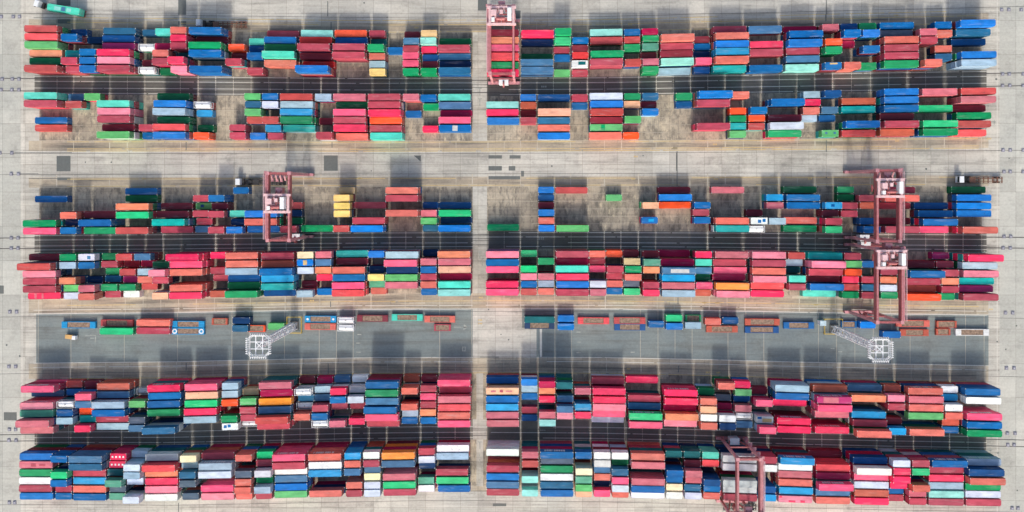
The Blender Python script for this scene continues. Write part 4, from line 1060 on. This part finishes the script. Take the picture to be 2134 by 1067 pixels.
def trailer(lab, x, y, rz, m0=BROWN, L=12.6):
    t = tag(empty('skeletal_trailer', (x, y, 0), rz), lab, 'trailer', 'skeletal container trailers')
    f = MB(); h = L/2
    for sy in (-1, 1): f.box(-h, h, *sorted((sy*.62, sy*.40)), .95, 1.25)
    for i in range(8): f.box(-h+.1+(L-.5)*i/7, -h+.4+(L-.5)*i/7, -1.2, 1.2, 1.0, 1.24)
    for sy in (-1, 1): f.box(-h+.2, h-.2, *sorted((sy*1.2, sy*1.08)), 1.02, 1.22)
    f.box(-h, -h+2.2, -.9, .9, 1.251, 1.30); f.build('frame', m0, t)
    l = MB()
    for sy in (-1, 1): l.bar((-h+3.4, sy*.7, .02), (-h+3.4, sy*.7, 1.0), .18)
    l.build('landing_gear', DARK, t)
    for px in (h-1.2, h-2.6):
        for py in (-.95, .95): wheel(t, px, py, .5, .5)
    la = MB(); la.box(h, h+.06, -1.1, -.7, .8, .98); la.box(h, h+.06, .7, 1.1, .8, .98); la.build('tail_lamp', tinted('tail_lamp_red', (200,40,30)), t)
    return t
# the truck carrying a turquoise container, turned across the top left corner
a = math.radians(-9.0); bx, by = GZ(131.5, 18.8, 3.9); ca_, sa_ = math.cos(a), math.sin(a)
trailer('trailer under the turquoise container, turned in the top left corner', bx, by, a, DARK)
tx, ty = bx-8.4*ca_+.15, by-8.4*sa_+.5
tractor('white yard truck hauling the turquoise container, top left corner', tx-.6*ca_, ty, a-math.radians(9))
tq_ = put_container('tq', True, bx, by, 1.25, a, 1.0, 'turquoise container riding on a trailer in the top left corner', roof=[(.22,.42,.15,.75,'aq'),(.44,.56,.15,.85,'sb'),(.6,.74,.15,.8,'aq')], grp='container on a moving truck')
x, y = G(428, 51); tractor('white yard truck behind the dark blue container, top left block', x+1, y, 0)
x, y = G(482, 53); trailer('empty brown trailer standing north of the top left block', x, y, 0)
x, y = G(509, 379); tractor('white yard truck above the third left block beside the crane', x+1, y, 0)
x, y = G(565, 379); trailer('empty trailer under the left mid-span crane', x, y, 0, DARK)
x, y = G(2000, 374); tractor('white yard truck beside the upper right crane lane', x+1, y, 0)
x, y = G(2050, 375); trailer('empty rusty trailer at the right end of the third block', x, y, 0)
x, y = G(1512, 1052); trailer('dark trailer under the crane at the bottom edge', x+5, y-.3, 0, DARK)
# small work cart in the left trailer lane
x, y = G(151, 701); c = tag(empty('work_cart', (x, y, 0), -.12), 'small tan work cart with white nose in the left trailer lane', 'cart')
m = MB(); m.box(-1.9, 1.0, -.75, .75, .5, 1.2); m.build('load_bed', tinted('tan_cart_paint', (222,178,112)), c)
m = MB(); m.box(1.02, 2.3, -.7, .7, .45, 1.7); m.build('cab', WHITE, c)
for px in (-1.3, 1.6):
    for py in (-.7, .7): wheel(c, px, py, .34, .25)

# ------------------------------------------------------------------ bluish steel tie-down plates at the ends of the crane tracks
PLATE = plain('bluish_steel_plate', (146,146,162), .6, 0, .2)
PLC = plain('pale_plate_centre', (182,184,194), .5)
pm = MB(); pm.box(-.62,.62,-.62,.62,0,.16)
for a in (-.45,.45): pm.box(a-.1,a+.1,-.5,.5,.16,.22)
pme = pm.mesh('tie_down_plate', [PLATE]); cm_ = MB(); cm_.box(-.28,.28,-.28,.28,.161,.26); cme = cm_.mesh('anchor_socket', [PLC])
PLN = ['top','second','third','fourth','fifth','sixth','seventh','eighth','ninth','tenth','eleventh','bottom']
for side, lst in (('left', ((35,(3,28,41)),(165,(5,26,40)),(187.5,(3,25,40)),(319,(0,25)),(362.5,(24,39)),(496,(24,38)),(517.5,(24,38)),(650,(21,35)),(764,(19,33)),(895,(20,33)),(917.5,(19,34)),(1047,(20,31)))),
                  ('right', ((20.5,(2087,2102,2128)),(154.5,(2089,2103,2132)),(178.5,(2089,2104,2132)),(313,(2090,2105,2132)),(358,(2092,2105,2132)),(493,(2092,2106)),(517,(2090,2105)),(652,(2095,2110)),(767,(2097,2113)),(903,(2099,2115)),(927,(2100,2113)),(1059,(2109,2121))))):
    for i, (yy, xs) in enumerate(lst):
        for k, xx in enumerate(xs):
            x, y = G(xx, yy); o = link('tie_down_plate', pme, None, (x, y, .004)); link('anchor_socket', cme, o)
            w = ('inner','outer')[(k == 0) == (side == 'left')] if len(xs) == 2 else (('outermost','middle','inner')[k] if side == 'left' else ('inner','middle','outermost')[k])
            tag(o, '%s bluish steel plate at the %s end of the %s crane rail' % (w, side, PLN[i]), 'steel plate', 'tie-down plates at the crane rail ends')
